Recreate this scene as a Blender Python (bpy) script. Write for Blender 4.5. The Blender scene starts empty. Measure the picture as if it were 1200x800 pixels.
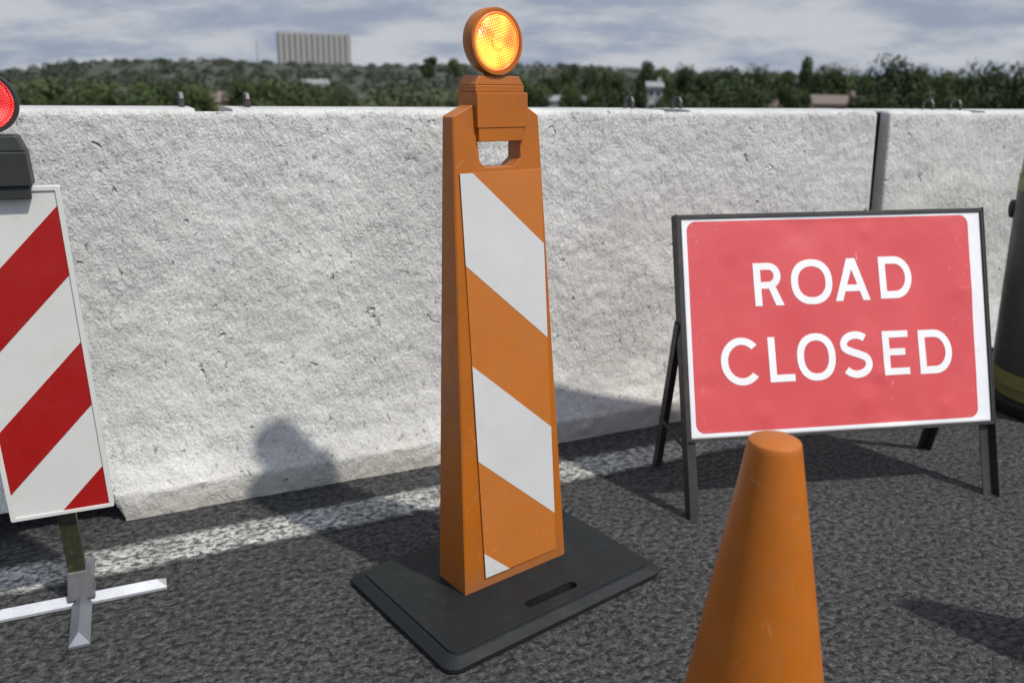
import bpy, bmesh, math, random
from math import sin, cos, pi, radians, atan2, hypot
from mathutils import Vector, Matrix, noise

SC = bpy.context.scene
COL = SC.collection
rnd = random.Random(7)

# ------------------------------------------------------------------ camera
F_PX, PITCH, ROLL, CAM_H = 993.48, 0.3012, 0.0196, 1.2669
cp, sp = cos(PITCH), sin(PITCH)
fw = Vector((0, cp, -sp)); up0 = Vector((0, sp, cp)); rt0 = Vector((1, 0, 0))
rt = rt0 * cos(ROLL) + up0 * sin(ROLL); up = up0 * cos(ROLL) - rt0 * sin(ROLL)
cam = bpy.data.cameras.new('camera')
cam.sensor_width = 36; cam.lens = F_PX * 36 / 1200
cam.clip_start = 0.05; cam.clip_end = 20000
cam.dof.use_dof = True; cam.dof.focus_distance = 1.92
cam.dof.aperture_fstop = (cam.lens / 1000) / 0.0095
camo = bpy.data.objects.new('camera', cam); COL.objects.link(camo)
camo.matrix_world = Matrix(((rt.x, up.x, -fw.x, 0), (rt.y, up.y, -fw.y, 0), (rt.z, up.z, -fw.z, CAM_H), (0, 0, 0, 1)))
SC.camera = camo

# ------------------------------------------------------------------ light
SUN_EL, SUN_AZ = radians(55), radians(-35)      # direction towards the sun, from +X counter-clockwise
SUN_STRENGTH, SKY_K = 4.3, 0.1
sd = Vector((cos(SUN_AZ) * cos(SUN_EL), sin(SUN_AZ) * cos(SUN_EL), sin(SUN_EL)))
sl = bpy.data.lights.new('sun', 'SUN'); sl.energy = SUN_STRENGTH; sl.angle = radians(1.7); sl.color = (1.0, 0.945, 0.86)
so = bpy.data.objects.new('sun', sl); COL.objects.link(so)
so.rotation_euler = sd.to_track_quat('Z', 'Y').to_euler()
W = bpy.data.worlds.new('World'); SC.world = W; W.use_nodes = True
nt = W.node_tree; nt.nodes.clear()
def N(t, typ, **k):
    n = t.nodes.new(typ)
    for a, b in k.items(): setattr(n, a, b)
    return n
out = N(nt, 'ShaderNodeOutputWorld'); bg = N(nt, 'ShaderNodeBackground')
sky = N(nt, 'ShaderNodeTexSky', sky_type='NISHITA', sun_disc=False, sun_elevation=SUN_EL, sun_rotation=pi / 2 - SUN_AZ)
tc = N(nt, 'ShaderNodeTexCoord'); sep = N(nt, 'ShaderNodeSeparateXYZ')
nt.links.new(tc.outputs['Generated'], sep.inputs[0])
zz = N(nt, 'ShaderNodeMath', operation='MAXIMUM'); zz.inputs[1].default_value = 0
nt.links.new(sep.outputs['Z'], zz.inputs[0])
za = N(nt, 'ShaderNodeMath', operation='ADD'); za.inputs[1].default_value = 0.24
nt.links.new(zz.outputs[0], za.inputs[0])
dv = N(nt, 'ShaderNodeVectorMath', operation='SCALE'); inv = N(nt, 'ShaderNodeMath', operation='DIVIDE'); inv.inputs[0].default_value = 1
nt.links.new(za.outputs[0], inv.inputs[1]); nt.links.new(inv.outputs[0], dv.inputs['Scale'])
cx = N(nt, 'ShaderNodeCombineXYZ'); nt.links.new(sep.outputs['X'], cx.inputs[0]); nt.links.new(sep.outputs['Y'], cx.inputs[1])
nt.links.new(cx.outputs[0], dv.inputs[0])
def wnoise(scale, off, lo, hi, det=6, rough=.55, dist=.3):
    mp = N(nt, 'ShaderNodeMapping'); mp.inputs['Location'].default_value = off; mp.inputs['Scale'].default_value = (.8, 1, 1)
    nt.links.new(dv.outputs[0], mp.inputs[0])
    n = N(nt, 'ShaderNodeTexNoise'); n.inputs['Scale'].default_value = scale; n.inputs['Detail'].default_value = det
    n.inputs['Roughness'].default_value = rough; n.inputs['Distortion'].default_value = dist
    nt.links.new(mp.outputs[0], n.inputs[0])
    r = N(nt, 'ShaderNodeMapRange', interpolation_type='SMOOTHSTEP'); r.inputs[1].default_value = lo; r.inputs[2].default_value = hi
    nt.links.new(n.outputs[0], r.inputs[0]); return r.outputs[0]
dens = wnoise(1.9, (5.3, 2.2, 0), .38, .62, 8, .62, .0); cover = wnoise(.5, (9.2, 4.4, 0), .16, .30, 5)
m1 = N(nt, 'ShaderNodeMix', data_type='RGBA'); m1.inputs[6].default_value = (3.0, 3.5, 4.5, 1); m1.inputs[7].default_value = (5.4, 5.6, 6.0, 1)
nt.links.new(dens, m1.inputs[0])
m2 = N(nt, 'ShaderNodeMix', data_type='RGBA'); nt.links.new(cover, m2.inputs[0])
nt.links.new(sky.outputs[0], m2.inputs[6]); nt.links.new(m1.outputs[2], m2.inputs[7])
# clouds are thinner and so brighter overhead than near the horizon
el = N(nt, 'ShaderNodeMapRange'); el.inputs[1].default_value = .1; el.inputs[2].default_value = .7; el.inputs[3].default_value = 1; el.inputs[4].default_value = 1.05
nt.links.new(zz.outputs[0], el.inputs[0])
# thin cloud glows around the sun, which stands high behind the camera
gd = N(nt, 'ShaderNodeVectorMath', operation='DOT_PRODUCT'); nt.links.new(tc.outputs['Generated'], gd.inputs[0]); gd.inputs[1].default_value = tuple(sd)
g0 = N(nt, 'ShaderNodeMath', operation='MAXIMUM'); g0.inputs[1].default_value = 0; nt.links.new(gd.outputs['Value'], g0.inputs[0])
g1_ = N(nt, 'ShaderNodeMath', operation='POWER'); g1_.inputs[1].default_value = 2; nt.links.new(g0.outputs[0], g1_.inputs[0])
g2_ = N(nt, 'ShaderNodeMath', operation='MULTIPLY_ADD'); g2_.inputs[1].default_value = 1.15; nt.links.new(g1_.outputs[0], g2_.inputs[0]); nt.links.new(el.outputs[0], g2_.inputs[2])
tint = N(nt, 'ShaderNodeMix', data_type='RGBA'); tint.inputs[6].default_value = (1, 1, 1, 1); tint.inputs[7].default_value = (.91, .99, 1.12, 1); nt.links.new(g1_.outputs[0], tint.inputs[0])
tm = N(nt, 'ShaderNodeVectorMath', operation='MULTIPLY'); nt.links.new(m2.outputs[2], tm.inputs[0]); nt.links.new(tint.outputs[2], tm.inputs[1])
m3 = N(nt, 'ShaderNodeVectorMath', operation='SCALE'); nt.links.new(tm.outputs[0], m3.inputs[0]); nt.links.new(g2_.outputs[0], m3.inputs['Scale'])
nt.links.new(m3.outputs[0], bg.inputs[0]); bg.inputs[1].default_value = SKY_K
nt.links.new(bg.outputs[0], out.inputs[0])
vs = SC.view_settings; vs.view_transform = 'Standard'; vs.look = 'None'; vs.exposure = 0.0; vs.gamma = 1
SC.render.engine = 'CYCLES'; SC.cycles.use_denoising = True; SC.cycles.max_bounces = 6

# ------------------------------------------------------------------ materials
def mat(name, color=(.5, .5, .5), rough=.6, metal=0, spec=.5, coat=0):
    m = bpy.data.materials.new(name); m.use_nodes = True
    b = m.node_tree.nodes['Principled BSDF']
    b.inputs['Base Color'].default_value = (*color, 1); b.inputs['Roughness'].default_value = rough
    b.inputs['Metallic'].default_value = metal; b.inputs['Specular IOR Level'].default_value = spec
    b.inputs['Coat Weight'].default_value = coat
    return m, m.node_tree, b
def tnoise(t, scale, det=4, rough=.55, dist=0, vec=None, scl=None, rot=None, coord='Object'):
    if vec is None:
        c = N(t, 'ShaderNodeTexCoord'); vec = c.outputs[coord]
    if scl or rot:
        mp = N(t, 'ShaderNodeMapping')
        if scl: mp.inputs['Scale'].default_value = scl
        if rot: mp.inputs['Rotation'].default_value = rot
        t.links.new(vec, mp.inputs[0]); vec = mp.outputs[0]
    n = N(t, 'ShaderNodeTexNoise'); n.inputs['Scale'].default_value = scale; n.inputs['Detail'].default_value = det
    n.inputs['Roughness'].default_value = rough; n.inputs['Distortion'].default_value = dist
    t.links.new(vec, n.inputs[0]); return n.outputs[0]
def ramp(t, fac, stops):
    r = N(t, 'ShaderNodeValToRGB'); e = r.color_ramp.elements
    while len(e) < len(stops): e.new(.5)
    for i, (p, c) in enumerate(stops):
        e[i].position = p; e[i].color = (*c, 1) if len(c) == 3 else c
    t.links.new(fac, r.inputs[0]); return r.outputs[0]
def mixc(t, fac, a, b, mode='MIX'):
    m = N(t, 'ShaderNodeMix', data_type='RGBA', blend_type=mode)
    for i, v in ((0, fac), (6, a), (7, b)):
        if isinstance(v, (int, float)): m.inputs[i].default_value = v
        elif isinstance(v, tuple): m.inputs[i].default_value = (*v, 1)
        else: t.links.new(v, m.inputs[i])
    return m.outputs[2]
def math2(t, op, a, b=None, c=None):
    m = N(t, 'ShaderNodeMath', operation=op)
    for i, v in enumerate((a, b, c)):
        if v is None: continue
        if isinstance(v, (int, float)): m.inputs[i].default_value = v
        else: t.links.new(v, m.inputs[i])
    return m.outputs[0]
def bump(t, b, h, strength=.5, dist=.005, prev=None):
    n = N(t, 'ShaderNodeBump'); n.inputs['Strength'].default_value = strength; n.inputs['Distance'].default_value = dist
    t.links.new(h, n.inputs['Height'])
    if prev: t.links.new(prev, n.inputs['Normal'])
    if b: t.links.new(n.outputs[0], b.inputs['Normal'])
    return n.outputs[0]
def worn(name, color, rough=.5, var=.12, metal=0, dirt=None, dirt_amt=.3, bumpd=.0004, scale=6, spec=.5, scuff=None, low=None):
    """a plain painted / moulded surface with uneven tone, grime, scuffs and micro-relief; low = dust splashed up to that height"""
    m, t, b = mat(name, color, rough, metal, spec)
    v = N(t, 'ShaderNodeTexCoord').outputs['Object']
    lo = tuple(c * (1 - var) for c in color); hi = tuple(min(1, c * (1 + var)) for c in color)
    c = ramp(t, tnoise(t, scale, 6, .6, vec=v), [(.3, lo), (.7, hi)])
    if dirt:
        d = ramp(t, tnoise(t, scale * 3.3, 8, .7, vec=v), [(.52, (0, 0, 0)), (.75, (dirt_amt,) * 3)])
        c = mixc(t, d, c, dirt)
    if scuff:
        for rot, sc, sd_ in ((.5, 9, 1.3), (-.7, 12, 4.1)):
            w = N(t, 'ShaderNodeTexVoronoi', feature='DISTANCE_TO_EDGE'); w.inputs['Scale'].default_value = sc
            wv = N(t, 'ShaderNodeVectorMath', operation='SCALE'); wv.inputs['Scale'].default_value = .12
            nn = N(t, 'ShaderNodeTexNoise'); nn.inputs['Scale'].default_value = 4; t.links.new(v, nn.inputs[0]); t.links.new(nn.outputs[1], wv.inputs[0])
            ad = N(t, 'ShaderNodeVectorMath', operation='ADD'); t.links.new(v, ad.inputs[0]); t.links.new(wv.outputs[0], ad.inputs[1])
            mp = N(t, 'ShaderNodeMapping'); mp.inputs['Rotation'].default_value = (rot, rot, rot); mp.inputs['Scale'].default_value = (1, 1, .3); mp.inputs['Location'].default_value = (sd_, 0, sd_)
            t.links.new(ad.outputs[0], mp.inputs[0]); t.links.new(mp.outputs[0], w.inputs[0])
            l = math2(t, 'MULTIPLY', math2(t, 'LESS_THAN', w.outputs[0], .008), ramp(t, tnoise(t, 11, 3, .6, vec=v, scl=(1, 1, sd_)), [(.58, (0,) * 3), (.64, (.22,) * 3)]))
            c = mixc(t, l, c, scuff)
    if low:
        s = N(t, 'ShaderNodeSeparateXYZ'); t.links.new(v, s.inputs[0])
        h = math2(t, 'ADD', s.outputs[2], math2(t, 'MULTIPLY', math2(t, 'SUBTRACT', tnoise(t, 16, 7, .7, vec=v), .5), low * 2.2))
        r = N(t, 'ShaderNodeMapRange'); r.inputs[1].default_value = low; r.inputs[2].default_value = 0; r.inputs[4].default_value = .45; t.links.new(h, r.inputs[0])
        c = mixc(t, r.outputs[0], c, (.10, .092, .08))
    t.links.new(c, b.inputs['Base Color'])
    r = ramp(t, tnoise(t, scale * 5, 6, .6, vec=v), [(.3, (rough - .08,) * 3), (.7, (rough + .1,) * 3)])
    t.links.new(r, b.inputs['Roughness'])
    bump(t, b, tnoise(t, scale * 60, 3, .5, vec=v), .35, bumpd)
    return m

# concrete
def concrete():
    m, t, b = mat('rough_concrete', (.5, .5, .48), .62)
    tcn = N(t, 'ShaderNodeTexCoord').outputs['Object']
    big = tnoise(t, 3.0, 6, .6, vec=tcn)
    c = ramp(t, big, [(.34, (.50, .498, .478)), (.5, (.545, .543, .522)), (.66, (.60, .598, .575))])
    g = ramp(t, tnoise(t, 150, 4, .7, vec=tcn), [(.36, (.76,) * 3), (.58, (1.06,) * 3)])
    c = mixc(t, 1.0, c, g, 'MULTIPLY')
    st = ramp(t, tnoise(t, 9, 8, .7, vec=tcn, dist=.5), [(.60, (0, 0, 0)), (.74, (.35,) * 3)])
    c = mixc(t, st, c, (.36, .33, .25))
    # grime low on the barrier, splashed up from the road
    sx = N(t, 'ShaderNodeSeparateXYZ'); t.links.new(tcn, sx.inputs[0])
    hgt = math2(t, 'ADD', sx.outputs[2], math2(t, 'MULTIPLY', tnoise(t, 14, 6, .7, vec=tcn), .12))
    low = N(t, 'ShaderNodeMapRange'); low.inputs[1].default_value = .18; low.inputs[2].default_value = .08; low.inputs[3].default_value = 0; low.inputs[4].default_value = .45
    t.links.new(hgt, low.inputs[0])
    c = mixc(t, low.outputs[0], c, (.36, .33, .26))
    # pits and slanting tool marks
    p1 = tnoise(t, 34, 7, .66, .15, vec=tcn, scl=(1.25, 1, .75), rot=(0, radians(-32), 0))
    crk = ramp(t, p1, [(.28, (1, 1, 1)), (.37, (0, 0, 0))])
    c = mixc(t, math2(t, 'MULTIPLY', crk, math2(t, 'MULTIPLY', ramp(t, tnoise(t, 2.6, 5, .62, vec=tcn, rot=(0, .5, 0)), [(.40, (.15,) * 3), (.60, (1,) * 3)]), .8)), c, (.13, .13, .12))
    t.links.new(c, b.inputs['Base Color'])
    h1 = math2(t, 'MULTIPLY', tnoise(t, 9, 4, .6, .2, vec=tcn, rot=(0, .6, 0)), .26)
    h2 = ramp(t, p1, [(.26, (0,) * 3), (.37, (.5,) * 3), (.75, (1,) * 3)])
    h3 = tnoise(t, 125, 5, .65, vec=tcn)
    hh = math2(t, 'ADD', math2(t, 'MULTIPLY', h2, 1.0), math2(t, 'MULTIPLY', h3, .42))
    rough_m = ramp(t, tnoise(t, 2.6, 5, .62, vec=tcn, rot=(0, .5, 0)), [(.38, (.45,) * 3), (.62, (.95,) * 3)])
    hole = ramp(t, tnoise(t, 20, 3, .5, .3, vec=tcn), [(.25, (0,) * 3), (.31, (1,) * 3)])
    hh = math2(t, 'ADD', math2(t, 'MULTIPLY', hh, rough_m), math2(t, 'MULTIPLY', hole, .9))
    n1 = bump(t, None, h1, .8, .03)
    bump(t, b, hh, 1.0, .0125, n1)
    r = ramp(t, tnoise(t, 6, 4, .6, vec=tcn), [(.35, (.34,) * 3), (.65, (.62,) * 3)]); t.links.new(r, b.inputs['Roughness'])
    return m
M_CONC = concrete()

def asphalt(paint=False):
    m, t, b = mat('painted_line' if paint else 'asphalt', (.06, .06, .06), .8)
    v = N(t, 'ShaderNodeTexCoord').outputs['Object']
    a = tnoise(t, 62, 5, .62, 0, vec=v, scl=(.7, 1, 1))
    pits = ramp(t, a, [(.39, (0, 0, 0)), (.50, (1, 1, 1))])
    c = ramp(t, tnoise(t, 58, 6, .78, vec=v), [(.38, (.018, .018, .019)), (.5, (.042, .042, .0425)), (.64, (.108, .107, .104))])
    c = mixc(t, ramp(t, tnoise(t, 3, 5, .6, vec=v), [(.35, (.86,) * 3), (.7, (1.12,) * 3)]), (0, 0, 0), c, 'MULTIPLY') if False else mixc(t, 1.0, c, ramp(t, tnoise(t, 3, 5, .6, vec=v), [(.35, (.85,) * 3), (.7, (1.15,) * 3)]), 'MULTIPLY')
    if paint:
        # traffic-worn thermoplastic: gone in patches, thinned towards its edges, chipped off the proud stones
        sx = N(t, 'ShaderNodeSeparateXYZ'); t.links.new(v, sx.inputs[0])
        ey = math2(t, 'ABSOLUTE', math2(t, 'ADD', sx.outputs[1], .2175))
        e = N(t, 'ShaderNodeMapRange'); e.inputs[1].default_value = .078; e.inputs[2].default_value = .055; t.links.new(math2(t, 'ADD', ey, math2(t, 'MULTIPLY', math2(t, 'SUBTRACT', tnoise(t, 20, 5, .7, vec=v), .5), .07)), e.inputs[0])
        big = ramp(t, tnoise(t, 4.5, 6, .68, vec=v), [(.36, (.45,) * 3), (.56, (1,) * 3)])
        fine = ramp(t, tnoise(t, 48, 6, .75, vec=v), [(.38, (.15,) * 3), (.58, (1,) * 3)])
        cov = math2(t, 'MULTIPLY', math2(t, 'MULTIPLY', e.outputs[0], big), math2(t, 'MULTIPLY', fine, math2(t, 'MAXIMUM', pits, .35)))
        c = mixc(t, math2(t, 'MULTIPLY', pits, 1.0), (.014, .014, .014), c)
        c = mixc(t, math2(t, 'MULTIPLY', cov, .97), c, (.58, .58, .555))
    c = mixc(t, pits, (.012, .012, .012), c) if not paint else c
    # hairline cracks
    vo = N(t, 'ShaderNodeTexVoronoi', feature='DISTANCE_TO_EDGE'); vo.inputs['Scale'].default_value = 2.6
    mpn = N(t, 'ShaderNodeVectorMath', operation='ADD')
    wn = N(t, 'ShaderNodeTexNoise'); wn.inputs['Scale'].default_value = 6; wn.inputs['Detail'].default_value = 5; t.links.new(v, wn.inputs[0])
    sc = N(t, 'ShaderNodeVectorMath', operation='SCALE'); sc.inputs['Scale'].default_value = .25; t.links.new(wn.outputs[1], sc.inputs[0])
    t.links.new(v, mpn.inputs[0]); t.links.new(sc.outputs[0], mpn.inputs[1]); t.links.new(mpn.outputs[0], vo.inputs[0])
    ck = ramp(t, vo.outputs[0], [(.0, (1,) * 3), (.008, (0,) * 3)])
    msk = ramp(t, tnoise(t, 1.7, 3, .5, vec=v), [(.5, (0,) * 3), (.62, (.75,) * 3)])
    ckm = math2(t, 'MULTIPLY', ck, msk)
    c = mixc(t, ckm, c, (.012, .012, .012))
    t.links.new(c, b.inputs['Base Color'])
    h = math2(t, 'ADD', ramp(t, a, [(.30, (0,) * 3), (.45, (.6,) * 3), (.7, (1,) * 3)]), math2(t, 'MULTIPLY', tnoise(t, 190, 3, .6, vec=v), .35))
    h = math2(t, 'SUBTRACT', h, math2(t, 'MULTIPLY', ckm, .8))
    bump(t, b, h, 1.0, .010)
    b.inputs['Specular IOR Level'].default_value = .35
    return m
M_ASPH = asphalt(); M_PAINT = asphalt(True)
ORANGE = (.345, .096, .004)
M_ORANGE = worn('orange_plastic', ORANGE, .42, .10, dirt=(.20, .085, .03), dirt_amt=.5, bumpd=.0004, scale=5, scuff=(.52, .26, .12), low=.12)
M_ORANGE_SHEET = worn('orange_reflective_sheet', (.41, .130, .020), .38, .06, dirt=(.3, .14, .07), dirt_amt=.3, scale=4, scuff=(.55, .30, .18))
M_WHITE_SHEET = worn('white_reflective_sheet', (.50, .505, .50), .4, .045, dirt=(.40, .39, .35), dirt_amt=.3, scale=4, scuff=(.40, .39, .36))
M_WHITE_BOARD = worn('white_board', (.55, .55, .525), .4, .04, dirt=(.42, .40, .34), dirt_amt=.3, scale=4, scuff=(.42, .40, .36))
M_RED = worn('red_reflective_sheet', (.30, .004, .003), .4, .07, dirt=(.22, .03, .02), dirt_amt=.3, scale=4, scuff=(.34, .05, .04))
M_RUBBER = worn('black_rubber', (.0085, .0105, .0115), .62, .15, dirt=(.03, .029, .027), dirt_amt=.4, scale=5, bumpd=.0008, spec=.25, scuff=(.045, .045, .042))
M_STEEL = worn('dark_painted_steel', (.032, .030, .028), .5, .25, dirt=(.085, .06, .042), dirt_amt=.7, scale=9, spec=.3)
M_GALV = worn('galvanised_steel', (.40, .41, .43), .42, .12, metal=.35, dirt=(.2, .18, .15), dirt_amt=.4, scale=12)
M_BARD = worn('darker_galvanised_steel', (.13, .14, .16), .45, .15, metal=.3, dirt=(.2, .18, .15), dirt_amt=.4, scale=12)  # galvanised steel with a darker base colour, for one foot bar
M_SOCKET = worn('grey_steel', (.13, .13, .135), .5, .2, metal=.2, dirt=(.2, .18, .14), dirt_amt=.5, scale=14)
M_POST = worn('weathered_dark_steel', (.024, .028, .012), .4, .25, dirt=(.13, .11, .08), dirt_amt=.5, scale=12)
M_GREYHOUSE = worn('charcoal_plastic', (.026, .028, .028), .5, .08, dirt=(.06, .06, .06), dirt_amt=.25, scale=6, spec=.3)
M_RUST = worn('rusty_steel', (.05, .05, .055), .35, .3, metal=.3, dirt=(.22, .09, .04), dirt_amt=.6, scale=25)
M_YELLOW_SHADED = worn('shade_darkened_yellow', (.17, .15, .045), .45, .1, dirt=(.1, .09, .05), dirt_amt=.4, scale=5)  # yellow sheeting, with the shade on it put into this dark olive colour
M_DRUM = worn('black_drum_plastic', (.018, .022, .017), .45, .12, dirt=(.045, .045, .038), dirt_amt=.4, scale=5)
M_JOINT = worn('joint_rubber', (.008, .011, .014), .75, .2, dirt=(.05, .05, .05), dirt_amt=.5, scale=14, spec=.12)
M_WHITE_LET = worn('white_lettering', (.70, .70, .70), .4, .02, scale=4)

def lens(name, bright, mid, dark, strength, cells):
    m, t, b = mat(name, mid, .12, coat=.6)
    v = N(t, 'ShaderNodeTexCoord').outputs['Object']
    s = N(t, 'ShaderNodeSeparateXYZ'); t.links.new(v, s.inputs[0])
    def tri(o):
        return math2(t, 'ABSOLUTE', math2(t, 'SINE', math2(t, 'MULTIPLY', o, cells)))
    mp = N(t, 'ShaderNodeMapping'); mp.inputs['Rotation'].default_value = (0, radians(18), 0); t.links.new(v, mp.inputs[0])
    s2 = N(t, 'ShaderNodeSeparateXYZ'); t.links.new(mp.outputs[0], s2.inputs[0])
    grid = math2(t, 'MULTIPLY', tri(s2.outputs[0]), tri(s2.outputs[2]))
    blotch = tnoise(t, 15, 1, .5, .3, vec=v)
    f = math2(t, 'ADD', math2(t, 'MULTIPLY', math2(t, 'SUBTRACT', blotch, .5), 2.4), math2(t, 'MULTIPLY', grid, .6))
    f = math2(t, 'ADD', f, .22)
    c = ramp(t, f, [(0.0, dark), (.35, mid), (.8, bright)])
    t.links.new(c, b.inputs['Emission Color']); b.inputs['Emission Strength'].default_value = strength
    t.links.new(c, b.inputs['Base Color'])
    bump(t, b, grid, .6, .002)
    return m
M_AMBER = lens('amber_lens', (1.0, .64, .08), (1.0, .28, .03), (.85, .12, .012), .95, 560)
M_AMBER_RIM = worn('amber_lens_rim', (.85, .20, .06), .25, .05, scale=8)
b_ = M_AMBER_RIM.node_tree.nodes['Principled BSDF']; b_.inputs['Emission Color'].default_value = (1, .25, .06, 1); b_.inputs['Emission Strength'].default_value = .35
M_REDLENS = lens('red_lens', (1.0, .22, .20), (.85, .03, .03), (.50, .008, .008), .5, 620)

# ------------------------------------------------------------------ helpers
def obj(name, bm, m, parent=None, smooth=False, bevel=0, loc=None):
    me = bpy.data.meshes.new(name); bmesh.ops.recalc_face_normals(bm, faces=bm.faces[:]) ; bm.to_mesh(me); bm.free()
    for mm in (m if isinstance(m, list) else [m]): me.materials.append(mm)
    if smooth:
        for p in me.polygons: p.use_smooth = True
    o = bpy.data.objects.new(name, me); COL.objects.link(o)
    if parent: o.parent = parent
    if loc: o.location = loc
    if bevel:
        bv = o.modifiers.new('bevel', 'BEVEL'); bv.width = bevel; bv.segments = 2; bv.limit_method = 'ANGLE'; bv.angle_limit = radians(35)
        bv.harden_normals = False
    return o
def thing(name, label, cat, loc=(0, 0, 0), rotz=0, group=None):
    o = bpy.data.objects.new(name, None); COL.objects.link(o); o.empty_display_size = .1
    o.location = loc; o.rotation_euler = (0, 0, rotz); o['label'] = label; o['category'] = cat
    if group: o['group'] = group
    return o
def tag(o, label, cat, group=None):
    o['label'] = label; o['category'] = cat
    if group: o['group'] = group
    return o
def tess(bm, loops, to3):
    """fill outer loop minus holes (2D), return verts per loop"""
    vl = []; es = []
    for lp in loops:
        vs_ = [bm.verts.new(to3(*p)) for p in lp]; vl.append(vs_)
        for i in range(len(vs_)): es.append(bm.edges.new((vs_[i], vs_[(i + 1) % len(vs_)])))
    bmesh.ops.triangle_fill(bm, use_beauty=True, use_dissolve=False, edges=es)
    return vl
def slab(loops, front, back):
    bm = bmesh.new(); a = tess(bm, loops, front); b = tess(bm, loops, back)
    for la, lb in zip(a, b):
        n = len(la)
        for i in range(n): bm.faces.new((la[i], la[(i + 1) % n], lb[(i + 1) % n], lb[i]))
    bmesh.ops.dissolve_limit(bm, angle_limit=.002, verts=bm.verts[:], edges=bm.edges[:])
    return bm
def hexa(bm, p):
    """8 corners: bottom 4 then top 4, same winding"""
    v = [bm.verts.new(q) for q in p]
    for f in ((0, 1, 2, 3), (4, 5, 6, 7), (0, 1, 5, 4), (1, 2, 6, 5), (2, 3, 7, 6), (3, 0, 4, 7)): bm.faces.new([v[i] for i in f])
def box(bm, x0, x1, y0, y1, z0, z1, T=lambda x, y, z: (x, y, z)):
    hexa(bm, [T(*q) for q in ((x0, y0, z0), (x1, y0, z0), (x1, y1, z0), (x0, y1, z0), (x0, y0, z1), (x1, y0, z1), (x1, y1, z1), (x0, y1, z1))])
def lathe(bm, prof, T=lambda x, y, z: (x, y, z), seg=48, cap=True):
    rings = []
    for r, z in prof: rings.append([bm.verts.new(T(r * cos(2 * pi * k / seg), r * sin(2 * pi * k / seg), z)) for k in range(seg)])
    for a, b in zip(rings, rings[1:]):
        for k in range(seg): bm.faces.new((a[k], a[(k + 1) % seg], b[(k + 1) % seg], b[k]))
    if cap: bm.faces.new(rings[0]); bm.faces.new(rings[-1])
def rrect(x0, x1, y0, y1, r, n=5):
    o = []
    for cx_, cy_, a0 in ((x1 - r, y1 - r, 0), (x0 + r, y1 - r, 90), (x0 + r, y0 + r, 180), (x1 - r, y0 + r, 270)):
        for k in range(n + 1):
            a = radians(a0 + 90 * k / n); o.append((cx_ + r * cos(a), cy_ + r * sin(a)))
    return o
LX, LY = -.0355, .0016         # everything upright here leans about two degrees
def lean(yaw): return (LX * cos(yaw) + LY * sin(yaw), -LX * sin(yaw) + LY * cos(yaw))

# ------------------------------------------------------------------ ground
WY = .4445
WD = Vector((cos(WY), sin(WY), 0)); WN = Vector((sin(WY), -cos(WY), 0)); W0 = Vector((0, 2.7596, 0))
def wpt(s, o, z): return W0 + WD * s + WN * o + Vector((0, 0, z))      # o > 0 towards the road
def bearing(px):
    y = 79.5 + .0196 * px
    d = fw + rt * ((px - 600) / F_PX) - up * ((y - 400) / F_PX)
    return atan2(d.x, d.y)
def spot(px, dist):
    a = bearing(px); return sin(a) * dist, cos(a) * dist
def hz(px): return 79.5 + .0196 * px
KV = F_PX * 1.085; KH = F_PX * 1.04
RIDGE = [(-400, 96), (-150, 90), (0, 83), (60, 77), (110, 72.5), (200, 72), (260, 71), (330, 73), (420, 75), (500, 77), (560, 76), (620, 77), (700, 79), (760, 82), (900, 88), (1200, 97), (1700, 110)]
RB = [(bearing(p), (hz(p) - y) / KV) for p, y in RIDGE]
def ridge_t(b):
    if b <= RB[0][0]: return RB[0][1]
    for (a0, v0), (a1, v1) in zip(RB, RB[1:]):
        if a0 <= b <= a1: return v0 + (v1 - v0) * (b - a0) / (a1 - a0)
    return RB[-1][1]
def sst(x, a, b):
    u = max(0, min(1, (x - a) / (b - a))); return u * u * (3 - 2 * u)
LOWZ = -10.5
def terrain(x, y):
    q = -((x - W0.x) * WN.x + (y - W0.y) * WN.y)
    r = hypot(x, y)
    z = -.03 + LOWZ * sst(q, 3.5, 48)
    z += 1.2 * sst(q, 60, 120) * noise.noise(Vector((x / 90, y / 90, 0)))
    if r > 550 and q > 0:
        t = ridge_t(atan2(x, y)); top = CAM_H + t * 1500
        k = sst(r, 620, 1500); z = z + (top - LOWZ) * k * .985 - 0 + 5 * k * noise.noise(Vector((x / 130, y / 130, 3))) - 2 * k
        if r > 1700: z -= sst(r, 1700, 3500) * 30
    return z
def ground_mat():
    m, t, b = mat('rough_grass_ground', (.07, .09, .04), .95)
    v = N(t, 'ShaderNodeTexCoord').outputs['Object']
    c = ramp(t, tnoise(t, .02, 8, .65, vec=v), [(.35, (.018, .024, .015)), (.52, (.028, .034, .021)), (.62, (.07, .062, .048)), (.72, (.12, .105, .085))])
    f = ramp(t, tnoise(t, 1.2, 6, .7, vec=v), [(.3, (.7,) * 3), (.7, (1.2,) * 3)])
    t.links.new(mixc(t, 1.0, c, f, 'MULTIPLY'), b.inputs['Base Color']); return m
bm = bmesh.new(); radii = [0.0] + [1.5 * 1.105 ** k for k in range(85)]
radii = [r for r in radii if r < 9000]; SEG = 300; prev = None
c0 = bm.verts.new((0, 0, terrain(0, 0)))
for r in radii[1:]:
    ring = [bm.verts.new((r * cos(2 * pi * k / SEG), r * sin(2 * pi * k / SEG), terrain(r * cos(2 * pi * k / SEG), r * sin(2 * pi * k / SEG)))) for k in range(SEG)]
    if prev:
        for k in range(SEG): bm.faces.new((prev[k], ring[k], ring[(k + 1) % SEG], prev[(k + 1) % SEG]))
    else:
        for k in range(SEG): bm.faces.new((c0, ring[k], ring[(k + 1) % SEG]))
    prev = ring
g = obj('ground', bm, ground_mat(), smooth=True); g['kind'] = 'structure'
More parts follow.
